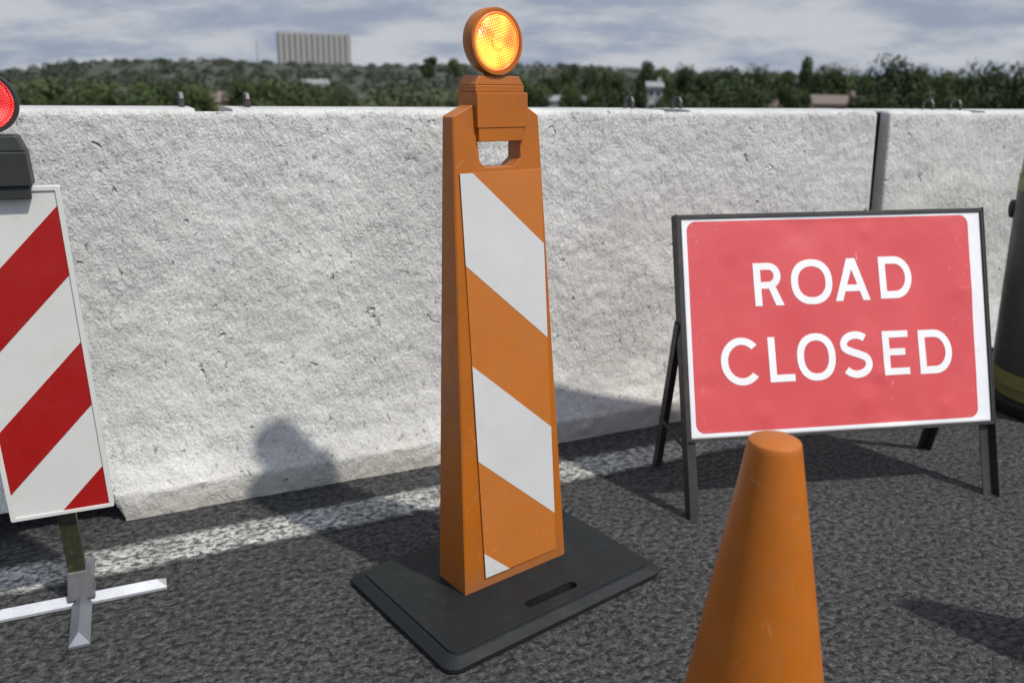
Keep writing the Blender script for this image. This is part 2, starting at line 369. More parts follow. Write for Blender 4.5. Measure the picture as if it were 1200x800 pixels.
def strip(name, s0, s1, o0, o1, z, m):
    bm = bmesh.new(); n = 40
    a = [(bm.verts.new((s0 + (s1 - s0) * k / n, -o0, 0)), bm.verts.new((s0 + (s1 - s0) * k / n, -o1, 0))) for k in range(n + 1)]
    for p, q in zip(a, a[1:]): bm.faces.new((p[0], q[0], q[1], p[1]))
    o = obj(name, bm, m)
    if o.data.polygons[0].normal.z < 0: o.data.flip_normals()
    o.location = W0 + Vector((0, 0, z)); o.rotation_euler = (0, 0, WY); o['kind'] = 'structure'; return o
strip('road', -90, 90, 14, -2.6, 0, M_ASPH)
strip('road_marking', -90, 90, .305, .130, .0015, M_PAINT)

# ------------------------------------------------------------------ concrete barriers
FRONT = [(0, 0), (0, .083), (.005, .088), (.036, .155), (.060, .26), (.075, .40), (.084, .60), (.088, .80), (.091, 1.0), (.094, 1.150), (.0975, 1.161), (.108, 1.1665), (.14, 1.168)]
TOPW = .359
def resample(prof, step):
    o = [prof[0]]
    for a, b in zip(prof, prof[1:]):
        L = hypot(b[0] - a[0], b[1] - a[1]); n = max(1, round(L / step))
        for k in range(1, n + 1): o.append((a[0] + (b[0] - a[0]) * k / n, a[1] + (b[1] - a[1]) * k / n))
    return o
LEANW = -.060
def barrier(label, s0, s1, slots, scup, loops, step, group, joint=True):
    L = s1 - s0
    fr = resample(FRONT, step); full = fr + [(.20, 1.168)] + [(.455 - x if x <= .14 else 0, z) for x, z in reversed(resample(FRONT, .08)) if x < .13]
    ss = set()
    n = int(L / (step * 1.1))
    for k in range(n + 1): ss.add(round(.012 + (L - .024) * k / n, 4))
    for d in (0, .003, .008): ss.add(d); ss.add(round(L - d, 4))
    for a, b in slots + scup:
        for e in (a, b):
            ss.add(round(e - s0 - .0008, 4)); ss.add(round(e - s0 + .0008, 4))
    ss = sorted(x for x in ss if 0 <= x <= L)
    bm = bmesh.new(); rows = []
    for s in ss:
        row = []; e = min(s, L - s); rd = .012
        inset = 0 if e >= rd else rd - (rd * rd - (rd - e) ** 2) ** .5
        insl = any(a - s0 <= s <= b - s0 for a, b in slots)
        sc_ = 0.0
        for a, b in scup:
            u = (s - (a - s0)) / .028; v_ = ((b - s0) - s) / .028
            sc_ = max(sc_, min(1, u, v_) * .085)
        for i, (o, z) in enumerate(full):
            if insl and o > .10 and z > 1.1: z -= .075
            if sc_ > 0 and z < sc_: z = sc_; o = max(o, .012) if o < .2 else o
            d = 0
            if i < len(fr) and z < 1.16 and step < .05:
                P = Vector(((s + s0), o, z)); f = min(1, e / .03)
                q = Vector((P.x * .8 + P.z * .35, 1, P.z * .8 - P.x * .35))
                d = f * (.0042 * noise.fractal(q * 7, 1.0, 2.1, 4) + .0035 * noise.noise(P * 33) + .0024 * abs(noise.noise(P * 70)))
            row.append(bm.verts.new((s + LEANW * (z - 1.168), o + inset - d, z - (inset if z > 1.15 else 0))))
        rows.append(row)
    m = len(full)
    for a, b in zip(rows, rows[1:]):
        for i in range(m):
            j = (i + 1) % m
            try: bm.faces.new((a[i], b[i], b[j], a[j]))
            except ValueError: pass
    bm.faces.new(rows[0]); bm.faces.new(rows[-1])
    t = thing('concrete_barrier', label, 'concrete barrier', wpt(s0, 0, 0), WY, group)
    o = obj('barrier_body', bm, M_CONC, t, smooth=True)
    md = o.modifiers.new('edges', 'EDGE_SPLIT'); md.split_angle = radians(50)
    for s in loops:
        bm = bmesh.new(); w, h, b_ = .060, .042, .008; oc = .245; z0 = 1.15
        pts = [(-w / 2, z0), (-w / 2, 1.168 + h * .6), (-w / 2 + .012, 1.168 + h), (w / 2 - .012, 1.168 + h), (w / 2, 1.168 + h * .6), (w / 2, z0)]
        inn = [(-w / 2 + b_, z0), (-w / 2 + b_, 1.168 + h * .5), (-w / 2 + .015, 1.168 + h - b_), (w / 2 - .015, 1.168 + h - b_), (w / 2 - b_, 1.168 + h * .5), (w / 2 - b_, z0)]
        A = []
        for dx in (-.0065, .0065):
            A.append([[bm.verts.new((s - s0 + dx, oc + p[0], p[1])) for p in l] for l in (pts, inn)])
        for k in range(5):
            for X in A: bm.faces.new((X[0][k], X[0][k + 1], X[1][k + 1], X[1][k]))
            for q in (0, 1): bm.faces.new((A[0][q][k], A[0][q][k + 1], A[1][q][k + 1], A[1][q][k]))
        obj('lifting_loop', bm, M_RUST, t, bevel=.002)
    if joint:
        bm = bmesh.new(); box(bm, -.064, -.0005, .14, .30, 0.0, 1.158, lambda x, y, z: (x + LEANW * (z - 1.168), y, z)); obj('joint_seal', bm, M_JOINT, t, bevel=.004)
    return t
barrier('long rough concrete barrier behind the striped panels, two pairs of steel loops on top', -2.153, 1.668, [(-.945, -.845), (.632, .742)], [(-1.95, -1.318), (.685, 1.32)], [-.968, -.783, .572, .784], .0125, 'concrete barriers in the row')
barrier('concrete barrier behind the road closed sign and black drum, right of the dark joint', 1.734, 5.54, [(2.225, 2.315)], [(2.4, 3.0), (4.4, 5.0)], [2.130, 2.305], .02, 'concrete barriers in the row')

# ------------------------------------------------------------------ orange delineator panel
DY = .6747; lx, ly = lean(DY)
def DT(x, y, z): return (x + lx * z, y + ly * z, z)
root = thing('delineator_panel', 'orange and white striped vertical panel on a black rubber base', 'delineator', (.0008, 1.9639, 0), DY)
HS = .9973
def fy(h): return .0153 - .0592 + .0409 * h
def by(h): return fy(h) + .118 - .0665 * h
def DF(x, h): return DT(x, fy(h), .035 + h * HS)
def DB(x, h): return DT(x, by(h), .035 + h * HS)
outer = [(-.1662, .0), (.1662, .0), (.160, .17), (.1227, 1.151), (.0830, 1.176), (.060, 1.19), (-.055, 1.19), (-.0690, 1.177), (-.1223, 1.151), (-.160, .17)]
outer = [(-.1662, 0), (.1662, 0), (.1227, 1.151), (.0810, 1.176), (-.0690, 1.176), (-.1223, 1.151)]
hole = [(-.0585, 1.098), (.0625, 1.098), (.0625, 1.058), (.040, 1.040), (-.038, 1.040), (-.0585, 1.058)]
bm = slab([outer, hole], DF, DB); wl_ = bm.edges.layers.float.new('bevel_weight_edge')
for e in bm.edges:
    if e.calc_length() > .9 and abs(e.verts[0].co.z - e.verts[1].co.z) > .9: e[wl_] = 1.0
pb = obj('panel_body', bm, M_ORANGE, root)
bv = pb.modifiers.new('corner', 'BEVEL'); bv.width = .013; bv.segments = 1; bv.limit_method = 'WEIGHT'
bv = pb.modifiers.new('edge', 'BEVEL'); bv.width = .0016; bv.segments = 2; bv.limit_method = 'ANGLE'; bv.angle_limit = radians(30)
def DFp(off): return lambda x, h: DT(x, fy(h) - off, .035 + h * HS)
TLx, TRx, BLx, BRx, T0, B0 = -.1128, .1205, -.1040, .1300, 1.0305, .028
def edgeL(h): return BLx + (TLx - BLx) * (h - B0) / (T0 - B0)
def edgeR(h): return BRx + (TRx - BRx) * (h - B0) / (T0 - B0)
Ls = [T0, .825, .587, .345, .0965]; Rs = [.853, .617, .379, .135]
sheet = obj('reflective_sheet', slab([[(edgeL(B0), B0), (edgeR(B0), B0), (edgeR(T0), T0), (edgeL(T0), T0)]], DFp(.0030), DFp(-.001)), M_ORANGE_SHEET, root, bevel=.0004)
for poly in ([(edgeL(.825), .825), (edgeR(.617), .617), (edgeR(.853), .853), (-.0785, T0), (edgeL(T0), T0)],
             [(edgeL(.345), .345), (edgeR(.135), .135), (edgeR(.379), .379), (edgeL(.587), .587)],
             [(edgeL(B0), B0), (-.028, B0), (edgeL(.0965), .0965)]):
    obj('white_stripe', slab([poly], DFp(.0036), DFp(.001)), M_WHITE_SHEET, sheet)
# base plate
def bplate():
    bm = bmesh.new(); cxy = (0, 0)
    lv = [(.345, .236, 0.0, .035), (.348, .238, .004, .035), (.348, .238, .0145, .035), (.3245, .2165, .0285, .028), (.3195, .2115, .0290, .026), (.3185, .2105, .035, .026)]
    slot_ = rrect(-.072, .092, -.178, -.148, .0145)
    rings = []
    for hx, hy, z, r in lv[:-1]: rings.append([bm.verts.new((p[0], p[1], z)) for p in rrect(-hx, hx, -hy, hy, r)])
    bm.faces.new(rings[0])
    for a, b in zip(rings, rings[1:]):
        n = len(a)
        for i in range(n): bm.faces.new((a[i], a[(i + 1) % n], b[(i + 1) % n], b[i]))
    hx, hy, z, r = lv[-1]
    tv = tess(bm, [rrect(-hx, hx, -hy, hy, r), slot_], lambda x, y: (x, y, z))
    a = rings[-1]; b = tv[0]; n = len(a)
    for i in range(n): bm.faces.new((a[i], a[(i + 1) % n], b[(i + 1) % n], b[i]))
    lo = [bm.verts.new((p[0], p[1], .008)) for p in slot_]; n = len(lo)
    for i in range(n): bm.faces.new((tv[1][i], tv[1][(i + 1) % n], lo[(i + 1) % n], lo[i]))
    bm.faces.new(lo)
    return bm
obj('base_plate', bplate(), M_RUBBER, root, bevel=.0015)
# lamp bracket
bm = bmesh.new()
def hb(x0, x1, h0, h1, f, d, cut=0):
    def P(x, h, y): return DT(x, y, .035 + h * HS)
    y0 = fy((h0 + h1) / 2) - f; y1 = y0 + d
    hexa(bm, [P(x0, h0, y0), P(x1, h0, y0), P(x1, h0, y1), P(x0, h0, y1), P(x0 + cut, h1, y0 + cut * .4), P(x1 - cut, h1, y0 + cut * .4), P(x1 - cut, h1, y1 - cut * .4), P(x0 + cut, h1, y1 - cut * .4)])
hb(-.0595, .0690, 1.0975, 1.1275, .009, .066)
hb(-.0635, .0795, 1.1275, 1.2035, .013, .074)
br = obj('lamp_bracket', bm, M_ORANGE, root, bevel=.0015)
bm = bmesh.new()
hb(-.0625, .0735, 1.2035, 1.2190, .009, .066)
def P_(x, h, y): return DT(x, y, .035 + h * HS)
y0 = fy(1.22) - .009; y1 = y0 + .066
hexa(bm, [P_(-.0625, 1.2190, y0), P_(.0735, 1.2190, y0), P_(.0735, 1.2190, y1), P_(-.0625, 1.2190, y1), P_(-.050, 1.2385, y0 + .002), P_(.061, 1.2385, y0 + .002), P_(.061, 1.2385, y1 - .006), P_(-.050, 1.2385, y1 - .006)])
obj('battery_cap', bm, M_ORANGE, root, bevel=.002)
# lamp head: axis along local y (facing -y)
def lamp(parent, Tf, cxx, cyy, cz, R, depth, mh, ml, mr, name='lamp_head', k=1.0):
    """Tf maps local x,y,z; lamp built about (cxx, cyy, cz), front towards -y"""
    def T(x, y, z): return Tf(x, y, z)
    def TT(a, b, c): return T(cxx + a, cyy + c, cz + b)      # lathe axis -> y
    bm = bmesh.new()
    lathe(bm, [(R * .90, depth), (R * .97, depth * .88), (R, depth * .6), (R, .003), (R * .985, 0), (R * .90, 0), (R * .885, .006), (R * .885, .012)], TT, 56)
    hd = obj(name, bm, mh, parent, smooth=True); hd.modifiers.new('e', 'EDGE_SPLIT').split_angle = radians(40)
    return hd, TT
def lamp_lens(hd, C, yaw, R, m, mr, Tf):
    # lens mesh has its own origin at the lamp's centre so the facet pattern is centred on it
    bm = bmesh.new(); prof = []
    for j in range(9): a = j / 8; prof.append((R * (1 - a) * .82 + .0001, -.0045 * (1 - (1 - a) ** 2) + .003))
    lathe(bm, prof, lambda x, y, z: (x, z, y), 48)
    for v in bm.verts: v.co.x += lx * 0
    o = obj('lens', bm, m, hd, smooth=True, loc=C)
    bm = bmesh.new(); lathe(bm, [(R * .885, .006), (R * .875, .002), (R * .82, .001), (R * .815, .006)], lambda x, y, z: (x, z, y), 48, cap=False)
    obj('lens_rim', bm, mr, hd, smooth=True, loc=C)
    # central boss of the lens
    bm = bmesh.new(); lathe(bm, [(R * .26, -.0008), (R * .25, -.0035), (R * .16, -.0046), (R * .05, -.0048)], lambda x, y, z: (x, z, y), 24)
    obj('lens_centre', bm, m, hd, smooth=True, loc=C)
hl = .035 + 1.3100 * HS; LR = .0705; lyc = fy(1.31) - .018
hd, _ = lamp(root, DT, -.0030, lyc, hl, LR, .040, M_ORANGE, M_AMBER, M_AMBER_RIM)
lamp_lens(hd, DT(-.0030, lyc, hl), DY, LR, M_AMBER, M_AMBER_RIM, DT)
bm = bmesh.new(); box(bm, -.018, .016, lyc + .010, lyc + .034, .035 + 1.234 * HS, .035 + 1.246 * HS, DT); obj('lamp_neck', bm, M_ORANGE, root)

# ------------------------------------------------------------------ red and white chevron board with red lamp
BY_ = .42; blx, bly = lean(BY_)
def BT(x, y, z): return (x + blx * z, y + bly * z, z)
root = thing('hazard_board', 'red and white striped board on a steel cross foot, red lamp on top', 'hazard board', (-1.045, 1.79, 0), BY_)
def BP(o): return lambda x, z: BT(x, o, z)
def bedge(z, side):
    a = -.1080 if side < 0 else .1103
    return a + (.0008 if side > 0 else 0) * 0
z0b, z1b = .262, 1.0270
obj('board', slab([rrect(-.1080, .1103, z0b, z1b, .004, 2)], BP(0), BP(.022)), M_WHITE_BOARD, root, bevel=.0015)
fr = slab([rrect(-.1080, .1103, z0b, z1b, .004, 2), [(-.0975, z0b + .0095), (.1000, z0b + .0095), (.1000, z1b - .0095), (-.0975, z1b - .0095)]], BP(-.0035), BP(.0))
obj('board_rim', fr, M_WHITE_BOARD, root, bevel=.001)
R1, Lf = .1000, -.0975
def clip(ytr, ybr, ytl, ybl): return [(Lf, ybl), (R1, ybr), (R1, ytr), (Lf, ytl)]
sl_ = (.9851 - .8325)
# stripe edges rise to the right with slope m
mm = 1.0
def line(zr, x): return zr - mm * (R1 - x)
zmin = z0b + .0095
def stripe(zt, zb):
    top = [(R1, zt), (Lf, max(line(zt, Lf), zmin))]
    p = [(R1, zb), (R1, zt)]
    if line(zt, Lf) >= zmin: p.append((Lf, line(zt, Lf)))
    else:
        p.append((R1 - (zt - zmin) / mm, zmin))
    if line(zb, Lf) >= zmin: p.append((Lf, line(zb, Lf)))
    elif zb > zmin:
        if line(zt, Lf) >= zmin: p.append((Lf, zmin))
        p.append((R1 - (zb - zmin) / mm, zmin))
    return p
for zt, zb in ((.9855, .8325), (.6775, .5265), (.3700, zmin)):
    obj('red_stripe', slab([stripe(zt, zb)], BP(-.0012), BP(.003)), M_RED, root)
bm = bmesh.new()
box(bm, -.0170, .0215, .024, .030, .085, .62, BT); box(bm, -.0170, -.0120, .030, .056, .085, .62, BT); box(bm, .0165, .0215, .030, .056, .085, .62, BT)
obj('post', bm, M_POST, root, bevel=.001)
# socket: a tapered plate sleeve
bm = bmesh.new()
hexa(bm, [BT(-.029, .010, .020), BT(.034, .010, .020), BT(.034, .072, .020), BT(-.029, .072, .020), BT(-.0190, .019, .092), BT(.0235, .019, .092), BT(.0235, .062, .092), BT(-.0190, .062, .092)])
obj('socket', bm, M_SOCKET, root, bevel=.002)
def bar(cx_, cy_, L, along, w, h):
    bm = bmesh.new()
    def T(a, b, c): return (cx_ + a, cy_ + b, c) if along == 'x' else (cx_ + b, cy_ + a, c)
    v = [bm.verts.new(T(*p)) for p in ((-L, -w, .002), (L, -w, .002), (L, w, .002), (-L, w, .002), (-L, -w, .010), (L, -w, .010), (L, w, .010), (-L, w, .010), (-L + .022, 0, h), (L - .022, 0, h))]
    for f in ((0, 1, 2, 3), (0, 1, 5, 4), (1, 2, 6, 5), (2, 3, 7, 6), (3, 0, 4, 7), (4, 5, 9, 8), (6, 7, 8, 9), (5, 6, 9), (7, 4, 8)): bm.faces.new([v[i] for i in f])
    return bm
obj('foot_bar', bar(.0015, .030, .195, 'x', .021, .026), M_GALV, root, bevel=.001)
obj('foot_bar', bar(.0015, .030, .195, 'y', .023, .032), M_BARD, root, bevel=.001)
# red lamp housing and head
bm = bmesh.new()
def bb(x, za, zb, ya, yb, xt=None, dt=0):
    xt = x if xt is None else xt
    hexa(bm, [BT(-x, ya, za), BT(x, ya, za), BT(x, yb, za), BT(-x, yb, za), BT(-xt, ya + dt, zb), BT(xt, ya + dt, zb), BT(xt, yb - dt, zb), BT(-xt, yb - dt, zb)])
bb(.0555, 1.0035, 1.030, -.022, .042)
obj('lamp_clamp', bm, M_GREYHOUSE, root, bevel=.002); bm = bmesh.new()
bb(.0615, 1.0300, 1.1015, -.028, .048, .0605); 
o1 = obj('lamp_housing', bm, M_GREYHOUSE, root, bevel=.003); bm = bmesh.new()
bb(.0600, 1.1015, 1.1335, -.026, .046, .0480, .004)
obj('housing_cap', bm, M_GREYHOUSE, root, bevel=.003)
hd, _ = lamp(root, BT, 0, -.022, 1.2000, .0630, .040, M_GREYHOUSE, M_REDLENS, M_REDLENS)
lamp_lens(hd, BT(0, -.022, 1.2000), BY_, .0630, M_REDLENS, M_REDLENS, BT)
bm = bmesh.new(); box(bm, -.016, .016, -.010, .016, 1.131, 1.142, BT); obj('lamp_neck', bm, M_GREYHOUSE, root)

# ------------------------------------------------------------------ road closed sign
SY, TILT = .1865, .3366
root = thing('road_sign', 'scuffed red ROAD CLOSED sign in a dark steel folding frame', 'road sign', (.5515, 2.2979, 0), SY)
ct, st_ = cos(TILT), sin(TILT)
def warp(x, v): return .2357 + (v - .2357) * (1 + .0150 * x) + .003 * x if v > .2357 else v
def SP(off):
    def T(x, v):
        v = warp(x, v); return (x, st_ * v - ct * off, ct * v + st_ * off)      # off: towards the viewer
    return T
def S3(x, v, o): return SP(o)(x, v)
SW, VB, VT = 1.052, .2357, .9256
def sbox(bm, x0, x1, v0, v1, o0, o1): hexa(bm, [S3(x0, v0, o0), S3(x1, v0, o0), S3(x1, v0, o1), S3(x0, v0, o1), S3(x0, v1, o0), S3(x1, v1, o0), S3(x1, v1, o1), S3(x0, v1, o1)])
fwid = .013
for nm, a in (('frame_top', (0, SW, VT - .012, VT)), ('frame_bottom', (0, SW, VB - .002, VB + .006)), ):
    bm = bmesh.new(); sbox(bm, *a, -.022, .010); obj(nm, bm, M_STEEL, root, bevel=.001)
# uprights: angle iron, running down into the front legs
for sx, x0, x1, xo in ((0, -.002, .013, -.002), (1, SW - .030, SW + .003, SW - .001)):
    bm = bmesh.new()
    if sx == 0:
        sbox(bm, -.0045, -.0005, .0, VT + .002, -.030, .012); sbox(bm, -.0005, .028, .0, VB - .004, -.004, 0.0); sbox(bm, -.0005, .0125, VB + .007, VT - .013, .0065, .0105)
    else:
        sbox(bm, SW + .0005, SW + .0045, .0, VT + .002, -.030, .012); sbox(bm, SW - .040, SW - .006, .0, VB - .004, -.014, -.010); sbox(bm, SW - .0065, SW + .0005, VB + .007, VT - .013, .0065, .0105)
        sbox(bm, SW - .0065, SW + .0004, .0, VB - .004, -.028, -.024)
    obj('front_leg', bm, M_STEEL, root, bevel=.0008)
# plate: dented sheet metal with white border
def plate_grid():
    bm = bmesh.new(); nx, ny = 150, 100; x0, x1, v0, v1 = .011, SW - .007, VB + .005, VT - .011; g_ = []
    dents = [(.60, .33, .07, .0055, 1), (.70, .28, .10, .004, -1), (.88, .30, .05, .004, 1), (.08, .40, .05, .003, -1), (.97, .66, .06, .0035, 1), (.4, .86, .08, .003, -1), (.25, .30, .06, .003, 1), (.63, .86, .05, .003, 1), (.66, .41, .05, .004, 1), (.16, .8, .05, .002, 1)]
    for j in range(ny + 1):
        row = []
        for i in range(nx + 1):
            x = x0 + (x1 - x0) * i / nx; v = v0 + (v1 - v0) * j / ny
            d = .0024 * noise.noise(Vector((x * 5, v * 5, 2))) + .0006 * noise.noise(Vector((x * 17, v * 17, 5)))
            for a, b, r, h, s_ in dents:
                q = hypot((x - a), (v - b) * 1.15) / r
                if q < 1: d += s_ * h * .95 * (1 - q) ** 1.3
            e = min((x - x0), (x1 - x), (v - v0), (v1 - v)) / .02
            d *= max(0, min(1, e))
            row.append((x, v, d))
        g_.append(row)
    return g_
GR = plate_grid()
def dent(x, v):
    ny, nx = len(GR) - 1, len(GR[0]) - 1
    x0, x1, v0, v1 = GR[0][0][0], GR[0][-1][0], GR[0][0][1], GR[-1][0][1]
    i = (x - x0) / (x1 - x0) * nx; j = (v - v0) / (v1 - v0) * ny
    i0 = max(0, min(nx - 1, int(i))); j0 = max(0, min(ny - 1, int(j))); fi, fj = max(0, min(1, i - i0)), max(0, min(1, j - j0))
    return (GR[j0][i0][2] * (1 - fi) + GR[j0][i0 + 1][2] * fi) * (1 - fj) + (GR[j0 + 1][i0][2] * (1 - fi) + GR[j0 + 1][i0 + 1][2] * fi) * fj
def plate_mat():
    m, t, b = mat('sign_face', (.8, .8, .8), .36)
    v = N(t, 'ShaderNodeTexCoord').outputs['UV']
    s = N(t, 'ShaderNodeSeparateXYZ'); t.links.new(v, s.inputs[0])
    # rounded red field: signed distance
    cxr, cyr, hx, hy, r = .5150, .5800, .4850, .3245, .030
    ax = math2(t, 'SUBTRACT', math2(t, 'ABSOLUTE', math2(t, 'SUBTRACT', s.outputs[0], cxr)), hx - r)
    ay = math2(t, 'SUBTRACT', math2(t, 'ABSOLUTE', math2(t, 'SUBTRACT', s.outputs[1], cyr)), hy - r)
    ax = math2(t, 'MAXIMUM', ax, 0); ay = math2(t, 'MAXIMUM', ay, 0)
    ln = math2(t, 'SQRT', math2(t, 'ADD', math2(t, 'MULTIPLY', ax, ax), math2(t, 'MULTIPLY', ay, ay)))
    red = math2(t, 'LESS_THAN', ln, r)
    rc = ramp(t, tnoise(t, 3, 6, .6, vec=v), [(.3, (.49, .052, .055)), (.7, (.545, .075, .077))])
    # scuffs: fine scratches and chips down to white, more of them near the edges
    chips = ramp(t, tnoise(t, 55, 5, .75, 1.0, vec=v), [(.70, (0,) * 3), (.72, (1,) * 3)])
    ed = math2(t, 'ABSOLUTE', math2(t, 'SUBTRACT', s.outputs[0], cxr))
    edm = ramp(t, ed, [(.36, (.0,) * 3), (.46, (1,) * 3)])
    chips2 = math2(t, 'MULTIPLY', ramp(t, tnoise(t, 60, 4, .7, vec=v, scl=(1.6, .8, 1)), [(.62, (0,) * 3), (.67, (.6,) * 3)]), edm)
    def scratch(rot, sc, seed, thr):
        w = N(t, 'ShaderNodeTexVoronoi', feature='DISTANCE_TO_EDGE'); w.inputs['Scale'].default_value = sc
        mp = N(t, 'ShaderNodeMapping'); mp.inputs['Rotation'].default_value = (0, 0, rot); mp.inputs['Scale'].default_value = (1, .22, 1); mp.inputs['Location'].default_value = (seed, seed * 2, 0)
        nn = N(t, 'ShaderNodeTexNoise'); nn.inputs['Scale'].default_value = 2.2; t.links.new(v, nn.inputs[0])
        ad = N(t, 'ShaderNodeVectorMath', operation='SCALE'); ad.inputs['Scale'].default_value = .35; t.links.new(nn.outputs[1], ad.inputs[0])
        a2 = N(t, 'ShaderNodeVectorMath', operation='ADD'); t.links.new(v, a2.inputs[0]); t.links.new(ad.outputs[0], a2.inputs[1])
        t.links.new(a2.outputs[0], mp.inputs[0]); t.links.new(mp.outputs[0], w.inputs[0])
        l = math2(t, 'LESS_THAN', w.outputs[0], .0042)
        return math2(t, 'MULTIPLY', l, ramp(t, tnoise(t, 7, 3, .6, vec=v, scl=(1, 1, seed)), [(thr, (0,) * 3), (thr + .03, (.7,) * 3)]))
    wear = math2(t, 'MAXIMUM', math2(t, 'MAXIMUM', chips, chips2), math2(t, 'MAXIMUM', scratch(.35, 3.1, 1.7, .66), scratch(-.9, 2.7, 5.3, .63)))
    rc = mixc(t, math2(t, 'MULTIPLY', wear, .75), rc, (.66, .42, .40))
    wh = mixc(t, ramp(t, tnoise(t, 38, 6, .75, .5, vec=v), [(.62, (0,) * 3), (.68, (.75,) * 3)]), (.66, .67, .68), (.30, .30, .30))
    t.links.new(mixc(t, red, wh, rc), b.inputs['Base Color'])
    r_ = ramp(t, tnoise(t, 9, 5, .6, vec=v), [(.3, (.28,) * 3), (.7, (.44,) * 3)]); t.links.new(r_, b.inputs['Roughness'])
    bump(t, b, tnoise(t, 25, 4, .5, vec=v), .15, .001)
    return m
bm = bmesh.new(); uvl = bm.loops.layers.uv.new('uv'); VV = [[bm.verts.new(S3(x, v, .0045 + d)) for x, v, d in row] for row in GR]
for j in range(len(GR) - 1):
    for i in range(len(GR[0]) - 1):
        f = bm.faces.new((VV[j][i], VV[j][i + 1], VV[j + 1][i + 1], VV[j + 1][i]))
        for lp, (jj, ii) in zip(f.loops, ((j, i), (j, i + 1), (j + 1, i + 1), (j + 1, i))): lp[uvl].uv = (GR[jj][ii][0], GR[jj][ii][1])
pl = obj('sign_plate', bm, plate_mat(), root, smooth=True)
sm = pl.modifiers.new('thick', 'SOLIDIFY'); sm.thickness = .0025; sm.offset = -1
# lettering
def arc(cx_, cy_, rx, ry, a0, a1, n=16): return [(cx_ + rx * cos(radians(a0 + (a1 - a0) * k / n)), cy_ + ry * sin(radians(a0 + (a1 - a0) * k / n))) for k in range(n + 1)]
T_ = .0232
def supr(cx_, cy_, rx, ry, n=40, p=2.25):
    o = []
    for k in range(n):
        a = 2 * pi * k / n; c, s = cos(a), sin(a); o.append((cx_ + rx * abs(c) ** (2 / p) * (1 if c > 0 else -1), cy_ + ry * abs(s) ** (2 / p) * (1 if s > 0 else -1)))
    return o
def gO(w, h): return [supr(w / 2, h / 2, w / 2, h / 2 + .004), supr(w / 2, h / 2, w / 2 - T_, h / 2 + .004 - T_ * .95)]
def gD(w, h):
    r = h / 2; rx = w * .52
    o = [(0, 0)] + arc(w - rx, r, rx, r, -90, 90, 18) + [(0, h)]
    t = T_; i = [(t, t)] + arc(w - rx, r, rx - t, r - t, -90, 90, 14) + [(t, h - t)]
    return [o, i]
def gL(w, h): t = T_; return [[(0, 0), (w, 0), (w, t * .95), (t, t * .95), (t, h), (0, h)]]
def gE(w, h):
    t = T_ * .92; m = h * .52
    return [[(0, 0), (w, 0), (w, t), (T_, t), (T_, m - t / 2), (w * .86, m - t / 2), (w * .86, m + t / 2), (T_, m + t / 2), (T_, h - t), (w, h - t), (w, h), (0, h)]]
def gA(w, h):
    a = .5 * w; hw = .0145; t = T_ * .9; k = (w / 2 - hw) / h           # side slope
    def xl(y): return k * y
    def xi(y): return k * y + T_ * 1.08
    yb = h * .22; ap = (w / 2 - T_ * 1.08) / k
    return [[(0, 0), (T_ * 1.08, 0), (xi(yb), yb), (w - xi(yb), yb), (w - T_ * 1.08, 0), (w, 0), (w / 2 + hw, h), (w / 2 - hw, h)],
            [(xi(yb + t), yb + t), (w - xi(yb + t), yb + t), (w / 2, min(ap, h - .006) - .004)]]
def gR(w, h):
    t = T_; bx = w * .93; yb = h * .40; ro = (h - yb) / 2; rxo = min(.040, bx * .5)
    o = [(0, 0), (t, 0), (t, yb), (w * .50, yb), (w - t * 1.18, 0), (w, 0), (w * .74, yb + .004)] + arc(bx - rxo, yb + ro, rxo, ro, -62, 90, 14) + [(0, h)]
    i = [(t, yb + t * .9)] + arc(bx - rxo, yb + ro, rxo - t, ro - t * .92, -90, 90, 12) + [(t, h - t * .92)]
    return [o, i]
def gC(w, h):
    ry = h / 2 + .004; rx = w * .56; c = (rx, h / 2)
    o = arc(*c, rx, ry, 42, 318, 34); t = T_
    i = arc(*c, rx - t, ry - t * .95, 318 - 2, 42 + 2, 30)
    return [o + i]
def gS(w, h):
    t = T_; half = t / 2
    sp_ = []
    rx = w * .5 - half; r1 = h * .255; 
    cy1 = h - half - r1 + .003; cy2 = half + (h * .285) - .003; r2 = h * .285
    r1 = h * .5 - half - (h * .5 - half) * .48 + .0
    top = h + .004 - half; bot = -.004 + half; mid = h * .53
    ra, rb = (top - mid) / 2, (mid - bot) / 2
    sp_ += arc(w / 2, mid + ra, rx * .93, ra, 38, 90, 6) + arc(w / 2 - .002, mid + ra, rx * .93, ra, 90, 225, 12)[1:]
    sp_ += arc(w / 2, mid - rb, rx, rb, 52, -90, 14) + arc(w / 2, mid - rb, rx, rb, -90, -148, 6)[1:]
    # smooth and offset to a ribbon
    for _ in range(2):
        sp_ = [sp_[0]] + [((a[0] + 2 * b[0] + c[0]) / 4, (a[1] + 2 * b[1] + c[1]) / 4) for a, b, c in zip(sp_, sp_[1:], sp_[2:])] + [sp_[-1]]
    A, B = [], []
    for k in range(len(sp_)):
        p = sp_[max(0, k - 1)]; q = sp_[min(len(sp_) - 1, k + 1)]; dx, dy = q[0] - p[0], q[1] - p[1]; L = hypot(dx, dy) or 1
        nx, ny = -dy / L, dx / L; A.append((sp_[k][0] + nx * half, sp_[k][1] + ny * half)); B.append((sp_[k][0] - nx * half, sp_[k][1] - ny * half))
    return [A + B[::-1]]
ROW1, ROW2 = .6375, .4010
